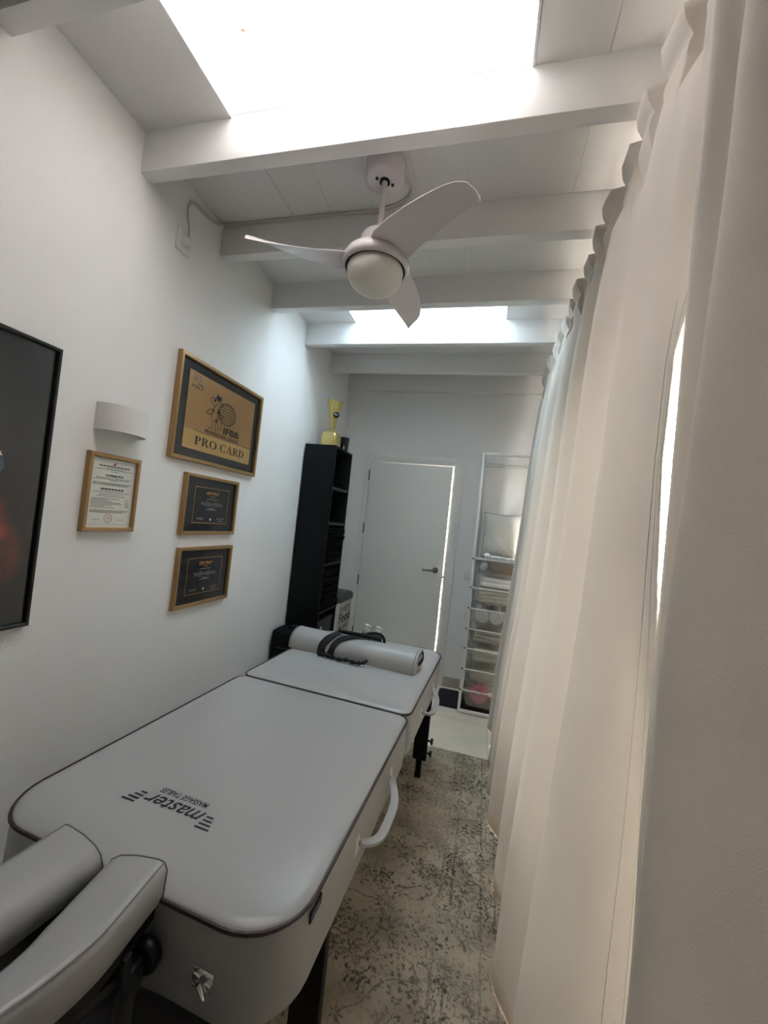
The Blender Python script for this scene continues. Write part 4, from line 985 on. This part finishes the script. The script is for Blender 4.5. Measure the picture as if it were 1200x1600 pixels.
# ================================================================== CURTAINS
rail = thing('curtain_rail', 'white curtain rail fixed under the beams along the right side', 'curtain rail', (1.83, 1.1, 2.69))
MB().box(1.822, 1.846, -1.3, 3.27, 2.690, 2.712).build('track', 'white_plastic', rail, bevel=.002)
for y in BEAMS[1:-1]: MB().box(1.818, 1.850, y + .012, y + .046, 2.705, ZB).build('bracket', 'gold_band', rail)
def phase(y, ridges):
    for k, (a, b_) in enumerate(zip(ridges, ridges[1:])):
        if y <= b_ or k == len(ridges) - 2: return k + (y - a) / (b_ - a)
def curtain(name, label, ridges, y0, y1, pl_step, edge_fn, ny, ends, XT, AT):
    """ridges: y of the fold crests at the hem; pinch pleats along the heading"""
    o = thing(name, label, 'curtain', (1.75, (y0 + y1) / 2, .012), 0, 'curtains along the right side')
    NZ = 46; ZT, ZH = 2.668, 2.535
    rnd_ = random.Random(len(ridges)); amp = [rnd_.uniform(.75, 1.12) for _ in range(60)]; skew = [rnd_.uniform(-.25, .25) for _ in range(60)]
    def P(s_, z):
        y = lerp(y0, y1, s_); zz = max(0, min(1, (ZH - z) / (ZH - .02)))       # 0 at heading, 1 at hem
        ph = phase(y, ridges); k = int(math.floor(ph)) % 60; fr = ph - math.floor(ph)
        a_ = lerp(amp[k], amp[(k + 1) % 60], fr)
        fs_ = fr ** (1.25 + .5 * skew[k]); crest = .5 + .5 * cos(2 * pi * fs_)
        crest = crest ** lerp(.9, .75, zz)
        A = interp(AT, zz) * a_
        x0 = interp(XT, zz)
        x = x0 - A * crest + .016 * sin(2 * pi * (y - y0) / (pl_step * 1.0) + 1.3) * max(0, 1 - zz * 1.7) * min(1, zz * 8) + .007 * sin(2 * pi * ph * 2 + 1.3 + 2 * zz) * zz
        yy = y + .012 * sin(2 * pi * ph + 1.0) * zz
        # pinch pleats in the heading
        pp = (y - y0) / pl_step; pf_ = pp - math.floor(pp); hd_ = max(0, min(1, (z - (ZH - .06)) / .06))
        pl = (1 if pf_ < .62 else 0); tooth = min(1, min(pf_, abs(.62 - pf_)) / .05) if pf_ < .62 else 0
        hz = max(0, min(1, (z - ZH) / (ZT - ZH))); xh = 1.815 - .036 * tooth * (1 - .45 * math.exp(-((hz - .45) / .16) ** 2)) - .016 * hz * pl + .008 * sin(pp * 2.3)
        x = lerp(x, xh, hd_ * hd_ * (3 - 2 * hd_))
        w_, xe = edge_fn(s_, zz)
        x = lerp(x, xe, w_)
        return (x, yy, z)
    zs_ = [.0105 + (ZH - .0105) * (j / (NZ - 8)) for j in range(NZ - 8)] + [ZH + (ZT - ZH) * j / 7 for j in range(8)]
    pts = [[P(i / ny, z) for z in zs_] for i in range(ny + 1)]
    sh = MB().grid(pts).build('drape', 'curtain_fabric', o, smooth=True, solid=.0025)
    # hem seam and side hem seam
    hem = [Vector(P(i / ny, .105)) + Vector((-.0016, 0, 0)) for i in range(0, ny + 1, 2)]
    MB().tube(hem, .0007, 5).build('hem_stitch', 'curtain_stitch', sh, smooth=True)
    for e in ends:
        st = [Vector(P(e, z)) + Vector((-.0016, -.0006, 0)) for z in zs_[:-16]]
        MB().tube(st, .0007, 5).build('side_stitch', 'curtain_stitch', sh, smooth=True)
    return o
def edgeA(s_, zz):
    t = max(0, 1 - s_ / .05); t = t * t * (3 - 2 * t)      # the near edge turns back towards the glass at half height
    return t, interp([(0, 1.80), (.15, 1.80), (.23, 1.778), (.29, 1.748), (.37, 1.744), (.45, 1.753), (.55, 1.772), (.65, 1.79), (1, 1.81)], zz)
curtain('curtain', 'long off-white pleated curtain reaching from the rack to the slit of daylight', [.62, 1.00, 1.385, 1.73, 2.115, 2.34, 2.60, 2.86, 3.10, 3.36], .79, 3.235, .165, edgeA, 340, (.020, .030),
        [(0, 1.803), (.25, 1.785), (.5, 1.775), (.75, 1.748), (1, 1.732)], [(0, .034), (.2, .060), (.55, .086), (.85, .108), (1, .112)])
def edgeB(s_, zz):
    t = max(0, (s_ - .965) / .035); t = t * t * (3 - 2 * t)
    return t, interp([(0, 1.752), (.6, 1.750), (1, 1.775)], zz)
curtain('curtain', 'off-white curtain hanging nearest the poster side, edge at the slit of daylight', [-1.45, -1.1, -.75, -.4, -.02, .34, .665, .80], -1.25, .765, .165, edgeB, 260, (),
        [(0, 1.803), (.3, 1.800), (1, 1.800)], [(0, .028), (.2, .036), (.5, .066), (1, .066)])
